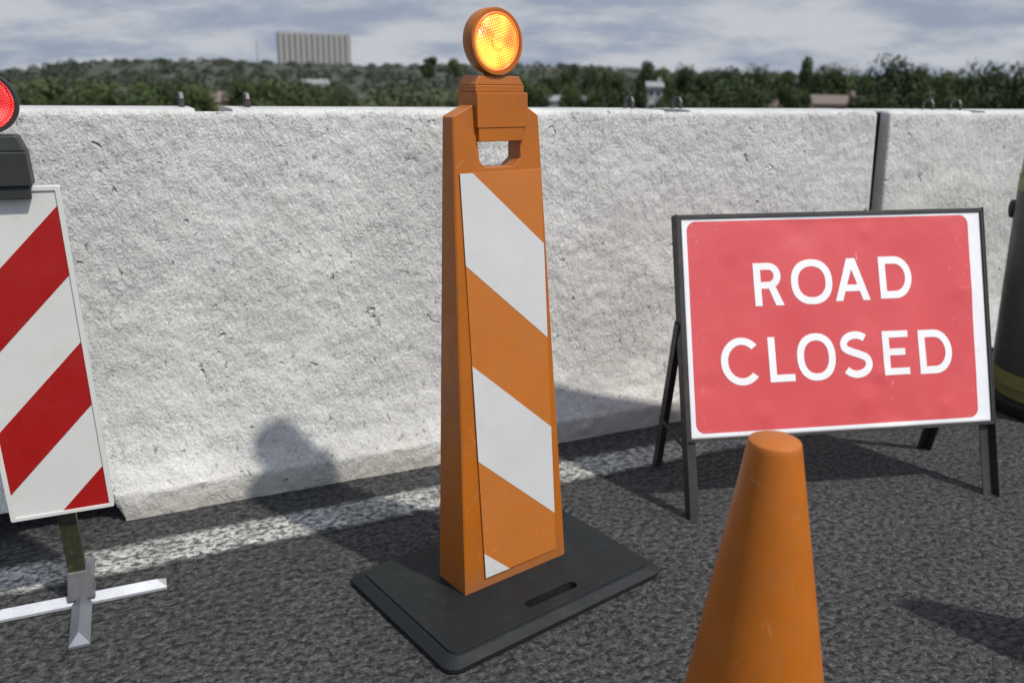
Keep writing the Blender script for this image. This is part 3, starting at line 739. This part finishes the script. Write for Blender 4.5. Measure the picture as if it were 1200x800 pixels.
text = [('letter_r', gR, .2425, .3390, ROW1, .133), ('letter_o', gO, .3660, .5061, ROW1 + .003, .133), ('letter_a', gA, .5140, .6345, ROW1 + .006, .133), ('letter_d', gD, .6710, .7855, ROW1 + .008, .133),
        ('letter_c', gC, .1205, .2440, ROW2 - .001, .139), ('letter_l', gL, .2790, .3630, ROW2, .139), ('letter_o', gO, .3745, .5050, ROW2 + .002, .139), ('letter_s', gS, .5215, .6310, ROW2 + .003, .139), ('letter_e', gE, .6700, .7605, ROW2 + .003, .139), ('letter_d', gD, .7975, .9150, ROW2 + .001, .139)]
for nm, fn, xa, xb, v0, h in text:
    lp = fn(xb - xa, h)
    def dens_(l):
        o = []
        for a, b in zip(l, l[1:] + l[:1]):
            n = max(1, int(hypot(b[0] - a[0], b[1] - a[1]) / .012))
            for k in range(n): o.append((a[0] + (b[0] - a[0]) * k / n, a[1] + (b[1] - a[1]) * k / n))
        return o
    lp = [dens_(l) for l in lp]
    def F(off):
        def T(x, y):
            X = xa + x + (h / 2 - y) * .03; V = v0 + y - (.008 if False else 0); return S3(X, V, .0045 + off + dent(X, V))
        return T
    bm = slab(lp, F(.0009), F(-.0006))
    obj(nm, bm, M_WHITE_LET, pl)
# rear frame
def rleg(xa, va, xf, yf, xw, nm='rear_leg'):
    a = Vector(S3(xa, va, -.028)); f = Vector((xf, yf, 0)); d = (a - f).normalized(); bm = bmesh.new()
    u = Vector((1, 0, 0)); w = d.cross(u).normalized()
    if w.y > 0: w = -w
    t = .004; k = .034
    def bxx(p0, p1, q0, q1):
        hexa(bm, [f + u * a_ + w * b_ for a_, b_ in ((p0, q0), (p1, q0), (p1, q1), (p0, q1))] + [a + u * a_ + w * b_ for a_, b_ in ((p0, q0), (p1, q0), (p1, q1), (p0, q1))])
    bxx(0, t * xw, 0, k) if xw > 0 else bxx(-t, 0, 0, k)
    if xw > 0: bxx(t, k, 0, t)
    else: bxx(-k, -t, 0, t)
    return obj(nm, bm, M_STEEL, root, bevel=.0006)
iv = Matrix.Rotation(-SY, 3, 'Z')
def toS(x, y): return iv @ (Vector((x, y, 0)) - Vector((.5515, 2.2979, 0)))
fl = toS(.496, 2.690); frr = toS(1.528, 2.876)
rleg(-.010, .605, fl.x, fl.y, 1); rleg(SW - .012, .605, frr.x, frr.y, -1)
bm = bmesh.new(); a = Vector(S3(0, .215, -.030)); A0 = Vector(S3(-.010, .605, -.028)); kq = (a.z + .0) / A0.z; b = Vector((fl.x, fl.y, 0)).lerp(A0, kq)
hexa(bm, [a + Vector(q) for q in ((0, 0, -.007), (.004, 0, -.007), (.004, 0, .007), (0, 0, .007))] + [b + Vector(q) for q in ((0, 0, -.007), (.004, 0, -.007), (.004, 0, .007), (0, 0, .007))])
obj('stay', bm, M_STEEL, root)
bm = bmesh.new(); q0 = Vector(S3(.02, .19, -.030)); box(bm, fl.x + .034, frr.x - .034, fl.y - .004, fl.y, .02 + .30, .02 + .33); 
bm.free()

# ------------------------------------------------------------------ traffic cones
def cone(label, x, y, yaw, group):
    t = thing('traffic_cone', label, 'traffic cone', (x, y, 0), yaw, group)
    a, b = lean(yaw)
    def T(px, py, pz): return (px + a * pz, py + b * pz, pz)
    bm = bmesh.new(); lathe(bm, [(.0395 + .1626 * (.75 - z), z) for z in (.028, .05, .2, .4, .6, .740)] + [(.0397, .7480), (.0385, .7500), (.031, .7540), (.018, .7572), (.006, .7585)], T, 40)
    o = obj('cone_body', bm, M_ORANGE, t, smooth=True); o.modifiers.new('e', 'EDGE_SPLIT').split_angle = radians(26)
    bm = bmesh.new(); rings = []
    for hx, z, r in ((.205, 0, .035), (.207, .018, .035), (.195, .030, .03)): rings.append([bm.verts.new((p[0], p[1], z)) for p in rrect(-hx, hx, -hx, hx, r)])
    bm.faces.new(rings[0]); bm.faces.new(rings[-1])
    for p, q in zip(rings, rings[1:]):
        for i in range(len(p)): bm.faces.new((p[i], p[(i + 1) % len(p)], q[(i + 1) % len(q)], q[i]))
    obj('cone_base', bm, M_ORANGE, t, bevel=.003)
    return t
cone('plain orange traffic cone in front of the road closed sign', .428, 1.1833, .3, None)
cone('plain orange traffic cone standing to the right of the road closed sign', 1.50, 1.57, .72, None)

# ------------------------------------------------------------------ black drum
t = thing('traffic_drum', 'black traffic drum with shade darkened yellow bands beside the concrete barrier', 'traffic drum', (2.285, 3.285, 0), 0)
a, b = lean(0); a -= .025
def TD(x, y, z): return (x + a * z, y + b * z, z)
for nm, m, prof in (('drum_base', M_RUBBER, [(.285, .0), (.292, .012), (.290, .05), (.275, .062), (.262, .064)]),
                    ('yellow_band', M_YELLOW_SHADED, [(.262, .064), (.262, .105), (.268, .110), (.2775, .114), (.277, .172)]),
                    ('drum_body', M_DRUM, [(.2755, .172), (.272, .50), (.267, .80), (.265, .885)]),
                    ('yellow_band', M_YELLOW_SHADED, [(.2655, .885), (.2645, .942), (.257, .946)]),
                    ('drum_top', M_YELLOW_SHADED, [(.256, .946), (.2600, .952), (.256, 1.03), (.248, 1.045), (.12, 1.055), (.02, 1.056)])):
    bm = bmesh.new(); lathe(bm, prof, TD, 64); o = obj(nm, bm, m, t, smooth=True); o.modifiers.new('e', 'EDGE_SPLIT').split_angle = radians(35)
bm = bmesh.new()
ang = atan2(-3.29, -2.345)    # a dark knob on the flank
kx, ky = -.24, .07
va = atan2(.57, -.82)
lathe(bm, [(.030, .255), (.030, .276), (.026, .284), (.012, .288)], lambda x, y, z: TD(z * cos(va) - y * sin(va), z * sin(va) + y * cos(va), .80 + x * 1.25), 20); obj('handle', bm, M_DRUM, t, smooth=True)

# ------------------------------------------------------------------ distant buildings
def flat(name, c, r=.8):
    return worn(name, c, r, .08, scale=.6, bumpd=.001)
M_PLAST = [flat('pale_render', (.46, .44, .41)), flat('pinkish_render', (.33, .25, .21)), flat('white_render', (.32, .32, .32))]
M_ROOF = [flat('red_tile_roof', (.13, .10, .085)), flat('grey_roof', (.20, .21, .21)), flat('green_sheet_roof', (.22, .30, .27))]
M_WIN = mat('window_glass', (.05, .06, .07), .15)[0]
M_TRIM = flat('window_trim', (.55, .55, .53))
def house(label, px, dist, w, d, h, rh, pm, rm, yaw, zt, group=None):
    """zt: photo height (px) of the roof ridge"""
    x, y = spot(px, dist); top = CAM_H + (hz(px) - zt) / KV * dist; base = top - h - rh
    gz = terrain(x, y) - .3; h = max(h, top - rh - gz); base = top - h - rh
    t = thing('house', label, 'house', (x, y, base), -bearing(px) + yaw, group)
    bm = bmesh.new(); v = [bm.verts.new(q) for q in ((-w / 2, -d / 2, 0), (w / 2, -d / 2, 0), (w / 2, d / 2, 0), (-w / 2, d / 2, 0), (-w / 2, -d / 2, h), (w / 2, -d / 2, h), (w / 2, d / 2, h), (-w / 2, d / 2, h), (-w / 2, 0, h + rh - .25), (w / 2, 0, h + rh - .25))]
    for f in ((0, 1, 2, 3), (0, 1, 5, 4), (2, 3, 7, 6), (3, 0, 4, 8, 7), (1, 2, 6, 9, 5), (4, 5, 9, 8), (6, 7, 8, 9)): bm.faces.new([v[i] for i in f])
    wl = obj('wall', bm, pm, t)
    bm = bmesh.new(); e = .5
    for s in (-1, 1):
        hexa(bm, [(-w / 2 - e, s * (d / 2 + e), h - .25), (w / 2 + e, s * (d / 2 + e), h - .25), (w / 2 + e, 0, h + rh - .2), (-w / 2 - e, 0, h + rh - .2),
                  (-w / 2 - e, s * (d / 2 + e), h - .0), (w / 2 + e, s * (d / 2 + e), h - .0), (w / 2 + e, 0, h + rh + .05), (-w / 2 - e, 0, h + rh + .05)])
    rf = obj('roof', bm, rm, t)
    bm = bmesh.new(); box(bm, w * .22, w * .22 + .8, -.1, .7, h + rh * .4, h + rh + .9); obj('chimney', bm, pm, rf)
    nfl = max(1, int((h - 1) // 2.8)); nw = max(2, int(w // 3.2))
    for fl_ in range(nfl):
        for k in range(nw):
            xx = -w / 2 + (k + .5) * w / nw; z_ = h - 2.1 - 2.8 * fl_
            bm = bmesh.new(); box(bm, xx - .65, xx + .65, -d / 2 - .06, -d / 2 + .1, z_ - .1, z_ + 1.35); wd = obj('window', bm, M_TRIM, t)
            bm = bmesh.new(); box(bm, xx - .52, xx + .52, -d / 2 - .075, -d / 2 - .05, z_ + .05, z_ + 1.22); obj('pane', bm, M_WIN, wd)
    return t
house('small pink house with a red tiled roof among the trees left of centre', 261, 210, 7, 8, 5, 2.0, M_PLAST[1], M_ROOF[0], .3, 106)
house('low pinkish house half hidden in trees below the apartment block', 330, 230, 8, 8, 4, 1.6, M_PLAST[1], M_ROOF[1], -.3, 112)
house('pale house high on the slope just right of the apartment block', 368, 700, 20, 12, 7, 3, M_PLAST[0], M_ROOF[1], .2, 93)
house('long low building with a grey roof right of the amber lamp', 648, 190, 16, 9, 4, .9, M_PLAST[0], M_ROOF[1], .1, 112)
house('narrow bright white house standing tall between dark trees', 767, 200, 3.0, 5, 9, 1.0, M_PLAST[2], M_ROOF[1], .1, 96)
house('small pinkish house just left of the tallest slim tree', 906, 290, 9, 8, 5, 2, M_PLAST[1], M_ROOF[0], .2, 95)
house('wide pink bungalow with a long tiled roof above the barrier joint', 985, 190, 10, 8, 4, 1.6, M_PLAST[1], M_ROOF[0], .15, 111)
house('low house with a pale green roof behind the right hand steel loops', 1078, 185, 8, 8, 4, 1.4, M_PLAST[0], M_ROOF[2], -.2, 110)
house('tiny pale house on the hillside to the right of the amber lamp', 690, 800, 30, 14, 9, 4, M_PLAST[0], M_ROOF[0], .2, 86)
# slab block on the hill
DB_ = 1480; x, y = spot(369.5, DB_); top = CAM_H + (hz(369) - 42) / KV * DB_; base = CAM_H + (hz(369) - 84) / KV * DB_; Hh = top - base; Wd = 80 / KH * DB_
t = thing('apartment_block', 'long pale high rise apartment block on the hill', 'apartment block', (x, y, base), -bearing(369) + .12)
bm = bmesh.new(); box(bm, -Wd / 2, Wd / 2, -7, 7, 0, Hh); obj('wall', bm, flat('block_concrete', (.26, .26, .255)), t)
M_BAY = flat('balcony_bay', (.29, .285, .275)); M_BAYD = flat('dark_glass_bay', (.17, .17, .175)); M_BAND = flat('parapet', (.32, .31, .30))  # window strips get a darker grey than the balcony stacks
nb = 13
for k in range(nb):
    xx = -Wd / 2 + (k + .5) * Wd / nb; bm = bmesh.new(); box(bm, xx - 2.4, xx + 2.4, -9.2, -7.02, 1, Hh - (1.5 if k % 3 else -1.2)); obj('balcony_stack', bm, M_BAY, t)
    bm = bmesh.new(); box(bm, xx + 2.6, xx + 4.6, -7.3, -7.03, 2, Hh - 2); obj('window_strip', bm, M_BAYD, t)
for k in range(4):
    xx = -Wd / 2 + Wd * (k + .6) / 4.2; bm = bmesh.new(); box(bm, xx - 4, xx + 4, -3, 4, Hh + .02, Hh + 3.2); obj('roof_house', bm, M_BAND, t)
# radio mast on the hill
x, y = spot(303, 1450); zb = terrain(x, y); zt = CAM_H + (hz(303) - 50) / KV * 1450
t = thing('radio_mast', 'thin radio mast on the hill left of the apartment block', 'mast', (x, y, zb))
bm = bmesh.new(); lathe(bm, [(1.0, 0), (.6, (zt - zb) * .6), (.35, zt - zb)], seg=8); obj('mast_pole', bm, M_ROOF[1], t)
bm = bmesh.new(); lathe(bm, [(1.3, (zt - zb) * .8), (1.5, (zt - zb) * .82), (1.3, (zt - zb) * .84)], seg=8); obj('antenna_ring', bm, M_ROOF[1], t)

# ------------------------------------------------------------------ trees
def leaf_mat(name, lo, hi):
    m, t, b = mat(name, lo, .7, spec=.25)
    oi = N(t, 'ShaderNodeObjectInfo')
    c = ramp(t, tnoise(t, .55, 4, .7), [(.3, lo), (.7, hi)])
    h = N(t, 'ShaderNodeHueSaturation'); t.links.new(c, h.inputs['Color'])
    vv = N(t, 'ShaderNodeMapRange'); vv.inputs[3].default_value = .75; vv.inputs[4].default_value = 1.3; t.links.new(oi.outputs['Random'], vv.inputs[0]); t.links.new(vv.outputs[0], h.inputs['Value'])
    t.links.new(h.outputs[0], b.inputs['Base Color']); return m
M_LEAF = [leaf_mat('dark_leaves', (.018, .030, .010), (.040, .060, .018)), leaf_mat('mid_leaves', (.028, .044, .013), (.060, .084, .025)), leaf_mat('pale_leaves', (.048, .062, .026), (.092, .108, .05))]
M_BARK = worn('bark', (.10, .08, .06), .9, .2, scale=2, bumpd=.02)
def crown_mesh(name, seed, rw, rh, z0, m, n=1500, lobes=11, q=.55, shape=0):
    """leaf-clump faces gathered in uneven lobes; crown spans z0..z0+2*rh"""
    r_ = random.Random(seed); bm = bmesh.new(); L = []
    for _ in range(lobes):
        a = r_.uniform(0, 2 * pi); zf = r_.uniform(-.8, .85); rr = r_.uniform(.15, .75) * (1 - zf * zf * .6) ** .5
        if shape: rr *= (1 - .45 * zf)
        L.append((rr * rw * cos(a), rr * rw * sin(a), z0 + rh + zf * rh * .75, r_.uniform(.30, .52) * min(rw, rh)))
    L.append((0, 0, z0 + rh, .6 * min(rw, rh)))
    for _ in range(n):
        cx_, cy_, cz_, lr = r_.choice(L); u = r_.uniform(-1, 1); a = r_.uniform(0, 2 * pi); k = (1 - u * u) ** .5; rad = lr * r_.uniform(.55, 1.08)
        c = Vector((cx_ + k * cos(a) * rad, cy_ + k * sin(a) * rad, cz_ + u * rad)); nrm = Vector((k * cos(a), k * sin(a), u)) + Vector((r_.gauss(0, .45), r_.gauss(0, .45), r_.gauss(0, .45)))
        t1 = nrm.orthogonal().normalized(); t2 = nrm.cross(t1).normalized(); s = q * r_.uniform(.55, 1.25); ro = r_.uniform(0, pi)
        e1 = (t1 * cos(ro) + t2 * sin(ro)) * s * .5; e2 = (t2 * cos(ro) - t1 * sin(ro)) * s * .35
        bm.faces.new([bm.verts.new(c + p) for p in (e1, e2 * 1.0 + e1 * .1, -e1, -e2)])
    zm = max(v.co.z for v in bm.verts); zn = min(v.co.z for v in bm.verts); xm = sorted(hypot(v.co.x, v.co.y) for v in bm.verts)[int(len(bm.verts) * .97)]
    for v in bm.verts: v.co.z = z0 + (v.co.z - zn) / (zm - zn) * (12.2 - z0); v.co.x *= rw / xm; v.co.y *= rw / xm
    me = bpy.data.meshes.new(name); bm.to_mesh(me); bm.free(); me.materials.append(m); return me
def trunk_mesh(name, seed, h, r):
    r_ = random.Random(seed); bm = bmesh.new()
    def limb(p, d, L, r0, r1, seg=6, n=4):
        prev = None
        for k in range(n + 1):
            c = p + d * L * k / n + Vector((r_.gauss(0, .03), r_.gauss(0, .03), 0)) * L * .3; rr = r0 + (r1 - r0) * k / n
            ax = d.orthogonal().normalized(); ay = d.cross(ax).normalized()
            ring = [bm.verts.new(c + ax * rr * cos(2 * pi * j / seg) + ay * rr * sin(2 * pi * j / seg)) for j in range(seg)]
            if prev:
                for j in range(seg): bm.faces.new((prev[j], prev[(j + 1) % seg], ring[(j + 1) % seg], ring[j]))
            prev = ring
        bm.faces.new(prev)
    limb(Vector((0, 0, -.5)), Vector((0, 0, 1)), h * .75 + .5, r, r * .35)
    for k in range(6):
        a = k * 1.1 + r_.uniform(0, .5); limb(Vector((0, 0, h * (.28 + .07 * k))), Vector((cos(a), sin(a), r_.uniform(.7, 1.3))).normalized(), h * r_.uniform(.22, .34), r * .4, r * .1, 5, 3)
    me = bpy.data.meshes.new(name); bm.to_mesh(me); bm.free(); me.materials.append(M_BARK); return me
KINDS_ = []      # reference trees about 12 m tall; width factor set per copy
for i in range(6):
    rw, rh = [(4.6, 4.6), (4.0, 4.9), (5.2, 4.3), (3.0, 5.2), (2.0, 5.6), (5.0, 4.8)][i]
    KINDS_.append((rw, [crown_mesh('crown', 20 + i * 3 + j, rw, rh, 12 - 2 * rh, M_LEAF[j], 3600 if rw > 2.5 else 1900, [13, 11, 14, 10, 8, 15][i], shape=1 if i in (1, 3, 4) else 0) for j in range(3)], trunk_mesh('trunk', 50 + i, 12, .32)))
def tree(label, px, py, dist, kind, shade, wpx=None, group=None):
    """crown top at photo height py, ground from the terrain"""
    x, y = spot(px, dist); gz = terrain(x, y); top = CAM_H + (hz(px) - py) / KV * dist; H = max(3.0, top - gz)
    rw, cm, tm = KINDS_[kind]; sz = H / 12.25; sw = sz if wpx is None else wpx / KH * dist / 2 / (rw * 1.08)
    t = thing('tree', label, 'tree', (x, y, gz), rnd.uniform(0, 6.28), group)
    for nm, me in (('trunk', tm), ('crown', cm[shade])):
        o = bpy.data.objects.new(nm, me); COL.objects.link(o); o.parent = t; o.scale = (sw, sw, sz)
    return t
# single trees one can tell apart
tree('tall slim tree rising above its neighbours right of the white house', 942, 67, 260, 3, 0, 28)
tree('big round dark tree above the barrier joint', 1044, 65, 150, 5, 0, 66)
tree('broad dark tree at the right end of the treeline', 1150, 72, 150, 0, 0, 62)
tree('dark rounded tree cut by the right edge of the picture', 1200, 73, 150, 2, 0, 66)
tree('round dark bushy tree between the amber lamp and the white house', 733, 90, 120, 2, 0, 62)
tree('slim tree on the ridge just left of the amber lamp', 503, 66, 900, 3, 1, 24)
tree('second ridge tree half behind the amber lamp', 533, 68, 900, 1, 1, 22)
tree('large green tree directly below the apartment block', 318, 84, 150, 5, 1, 90)
tree('green tree beside the left edge above the red lamp', 40, 89, 140, 2, 1, 84)
tree('broad pale green tree left of the orange panel', 475, 97, 130, 2, 2, 96)
g1 = 'trees above the left half of the barrier'
for px, py, d, k, s, w, lab in (
    (-20, 90, 150, 0, 1, 80, 'green tree cut by the left edge of the picture behind the red lamp'),
    (92, 90, 150, 0, 1, 60, 'bushy tree second from the left edge, right of the red lamp'),
    (125, 86, 170, 5, 1, 70, 'taller rounded tree a little right of the red lamp, under the hill crest'),
    (165, 92, 150, 1, 1, 52, 'narrower tree midway between the red lamp and the leftmost steel loop'),
    (205, 87, 160, 0, 0, 64, 'dark tree right behind the leftmost steel loop'),
    (232, 96, 150, 2, 1, 40, 'small tree between the leftmost steel loop and the little pink house'),
    (15, 96, 110, 2, 1, 70, 'low tree directly behind the red lamp, nearest the barrier there'),
    (150, 100, 120, 2, 0, 70, 'low dark tree in front, left of the leftmost steel loop'),
    (75, 99, 120, 5, 1, 60, 'low wide tree in the front row just right of the red lamp'),
    (280, 88, 165, 1, 1, 46, 'slender tree just right of the little pink house with the red roof'),
    (352, 92, 160, 0, 1, 60, 'leafy tree under the left part of the apartment block, behind the front trees'),
    (385, 94, 155, 2, 0, 64, 'dark tree under the right end of the apartment block'),
    (300, 104, 120, 5, 1, 60, 'low front tree right behind the second steel loop from the left'),
    (360, 103, 120, 2, 1, 56, 'low front tree hiding the foot of the slope below the apartment block'),
    (408, 97, 170, 5, 1, 50, 'tree standing just right of and below the apartment block'),
    (395, 106, 125, 0, 0, 44, 'lowest dark tree in front, right of the apartment block centre')):
    tree(lab, px, py, d, k, s, w, g1)
g2 = 'pale trees beside the orange panel'
for px, py, d, k, s, w, lab in (
    (435, 102, 140, 5, 2, 56, 'pale green tree at the left end of the light coloured clump'),
    (515, 95, 140, 0, 2, 66, 'pale tree touching the left edge of the orange panel top'),
    (548, 92, 150, 5, 2, 50, 'pale tree hidden partly behind the amber lamp bracket'),
    (505, 106, 115, 2, 2, 66, 'low pale bush like tree in front, just left of the orange panel'),
    (450, 110, 110, 2, 2, 50, 'lowest pale tree, in front of the light coloured clump')):
    tree(lab, px, py, d, k, s, w, g2)
g3 = 'trees between the amber lamp and the barrier joint'
for px, py, d, k, s, w, lab in (
    (612, 84, 220, 0, 1, 44, 'tree immediately right of the amber lamp bracket'),
    (640, 80, 230, 5, 1, 46, 'tree behind the long low grey roofed building'),
    (668, 74, 260, 1, 0, 30, 'pointed dark tree right of the long grey roof, first tall tip after the amber lamp'),
    (693, 73, 250, 0, 0, 32, 'dark tree with a high top, second tall tip right of the amber lamp'),
    (716, 80, 260, 2, 1, 40, 'tree behind and left of the third steel loop'),
    (757, 70, 260, 3, 0, 26, 'tall narrow tree rising behind the white house'),
    (778, 77, 240, 0, 1, 40, 'tree just right of and behind the narrow white house'),
    (800, 74, 250, 5, 0, 38, 'rounded tree a little right of the fourth steel loop, in the back row'),
    (828, 78, 240, 2, 0, 44, 'wide dark tree in the back row above the road closed sign left corner'),
    (858, 76, 230, 0, 0, 44, 'back row tree above the first O of the road closed sign'),
    (884, 75, 240, 5, 0, 44, 'back row tree above the R of the road closed sign'),
    (915, 82, 260, 2, 1, 40, 'lower tree behind the small pink house, left of the tall slim tree'),
    (968, 74, 240, 5, 0, 42, 'tree directly right of the tall slim tree, behind the pink bungalow'),
    (990, 76, 240, 0, 1, 38, 'tree behind the middle of the wide pink bungalow'),
    (625, 95, 150, 2, 1, 50, 'front tree beside the orange panel shoulder, left of the long grey roof'),
    (670, 93, 150, 0, 1, 44, 'front tree at the right end of the long grey roof'),
    (695, 100, 130, 2, 1, 44, 'low front tree between the long grey roof and the third steel loop'),
    (800, 96, 150, 5, 1, 50, 'front tree right behind the fourth steel loop'),
    (825, 104, 120, 2, 0, 46, 'lowest dark tree just right of the fourth steel loop'),
    (860, 86, 140, 0, 0, 62, 'large dark front tree midway between the fourth steel loop and the pink bungalow'),
    (885, 96, 130, 5, 0, 50, 'dark front tree left of the small pink house'),
    (930, 97, 160, 2, 1, 50, 'front tree below the tall slim tree, at the left end of the bungalow'),
    (1015, 84, 200, 1, 1, 36, 'narrow tree between the pink bungalow and the big round dark tree'),
    (780, 108, 110, 0, 1, 30, 'tiny front tree between the white house and the fourth steel loop'),
    (840, 92, 150, 3, 1, 30, 'narrow upright front tree above the road closed sign left part'),
    (1012, 100, 150, 2, 0, 30, 'low dark tree at the right gable of the pink bungalow'),
    (955, 102, 210, 5, 1, 40, 'low tree behind the left part of the pink bungalow roof')):
    tree(lab, px, py, d, k, s, w, g3)
g4 = 'trees right of the barrier joint'
for px, py, d, k, s, w, lab in (
    (1078, 76, 170, 1, 1, 40, 'narrow tree right of the big round dark tree, behind the green roof'),
    (1100, 80, 190, 0, 1, 44, 'tree between the two rightmost steel loops, in the back row'),
    (1120, 84, 200, 5, 0, 40, 'dark back row tree right behind the rightmost steel loop'),
    (1040, 96, 120, 2, 0, 60, 'low dark tree directly above the barrier joint, in front'),
    (1100, 100, 150, 2, 1, 44, 'low front tree right of the pale green roof'),
    (1130, 96, 120, 0, 0, 50, 'dark front tree above the right corner of the road closed sign'),
    (1175, 92, 115, 5, 0, 60, 'dark front tree left of the black drum top'),
    (1240, 76, 150, 0, 0, 60, 'tree just outside the right edge above the black drum, back row'),
    (1225, 95, 115, 2, 0, 60, 'low front tree at the right edge above the black drum'),
    (1290, 80, 160, 5, 1, 60, 'farthest right tree of all, beyond the black drum')):
    tree(lab, px, py, d, k, s, w, g4)
# undergrowth and far woods: nobody could count these
bm = bmesh.new(); r_ = random.Random(5)
def clump(x, y, z, R, h, n, q):
    for _ in range(n):
        u = r_.uniform(0, 1); a = r_.uniform(0, 2 * pi); k = (1 - u * u) ** .5
        c = Vector((x + R * k * cos(a), y + R * k * sin(a), z + h * u)); nr = Vector((k * cos(a), k * sin(a), u + .3)) + Vector((r_.gauss(0, .4), r_.gauss(0, .4), r_.gauss(0, .4)))
        t1 = nr.orthogonal().normalized() * q * r_.uniform(.5, 1.1); t2 = nr.cross(t1).normalized() * q * r_.uniform(.4, .8)
        bm.faces.new([bm.verts.new(c + p) for p in (t1, t2, -t1, -t2)])
for _ in range(1700):
    px = r_.uniform(-250, 1450); d = r_.choice((r_.uniform(560, 1000), r_.uniform(950, 1620))); x, y = spot(px, d)
    R = r_.uniform(3, 8); z = terrain(x, y)
    if 300 < px < 420 and d > 1300: continue
    clump(x, y, z - 1, R, R * r_.uniform(.7, 1.2), 70, 1.7)
o = obj('far_woods', bm, leaf_mat('hill_leaves', (.020, .027, .017), (.042, .050, .030))); o['kind'] = 'stuff'
bm = bmesh.new()
for _ in range(520):
    px = r_.uniform(-200, 1400); d = r_.uniform(75, 330); x, y = spot(px, d); R = r_.uniform(1.2, 2.8) * (1 + d / 400)
    clump(x, y, terrain(x, y) - .4, R, R * r_.uniform(.7, 1.3), 90, .55)
o = obj('undergrowth', bm, leaf_mat('shrub_leaves', (.032, .050, .018), (.080, .095, .040))); o['kind'] = 'stuff'
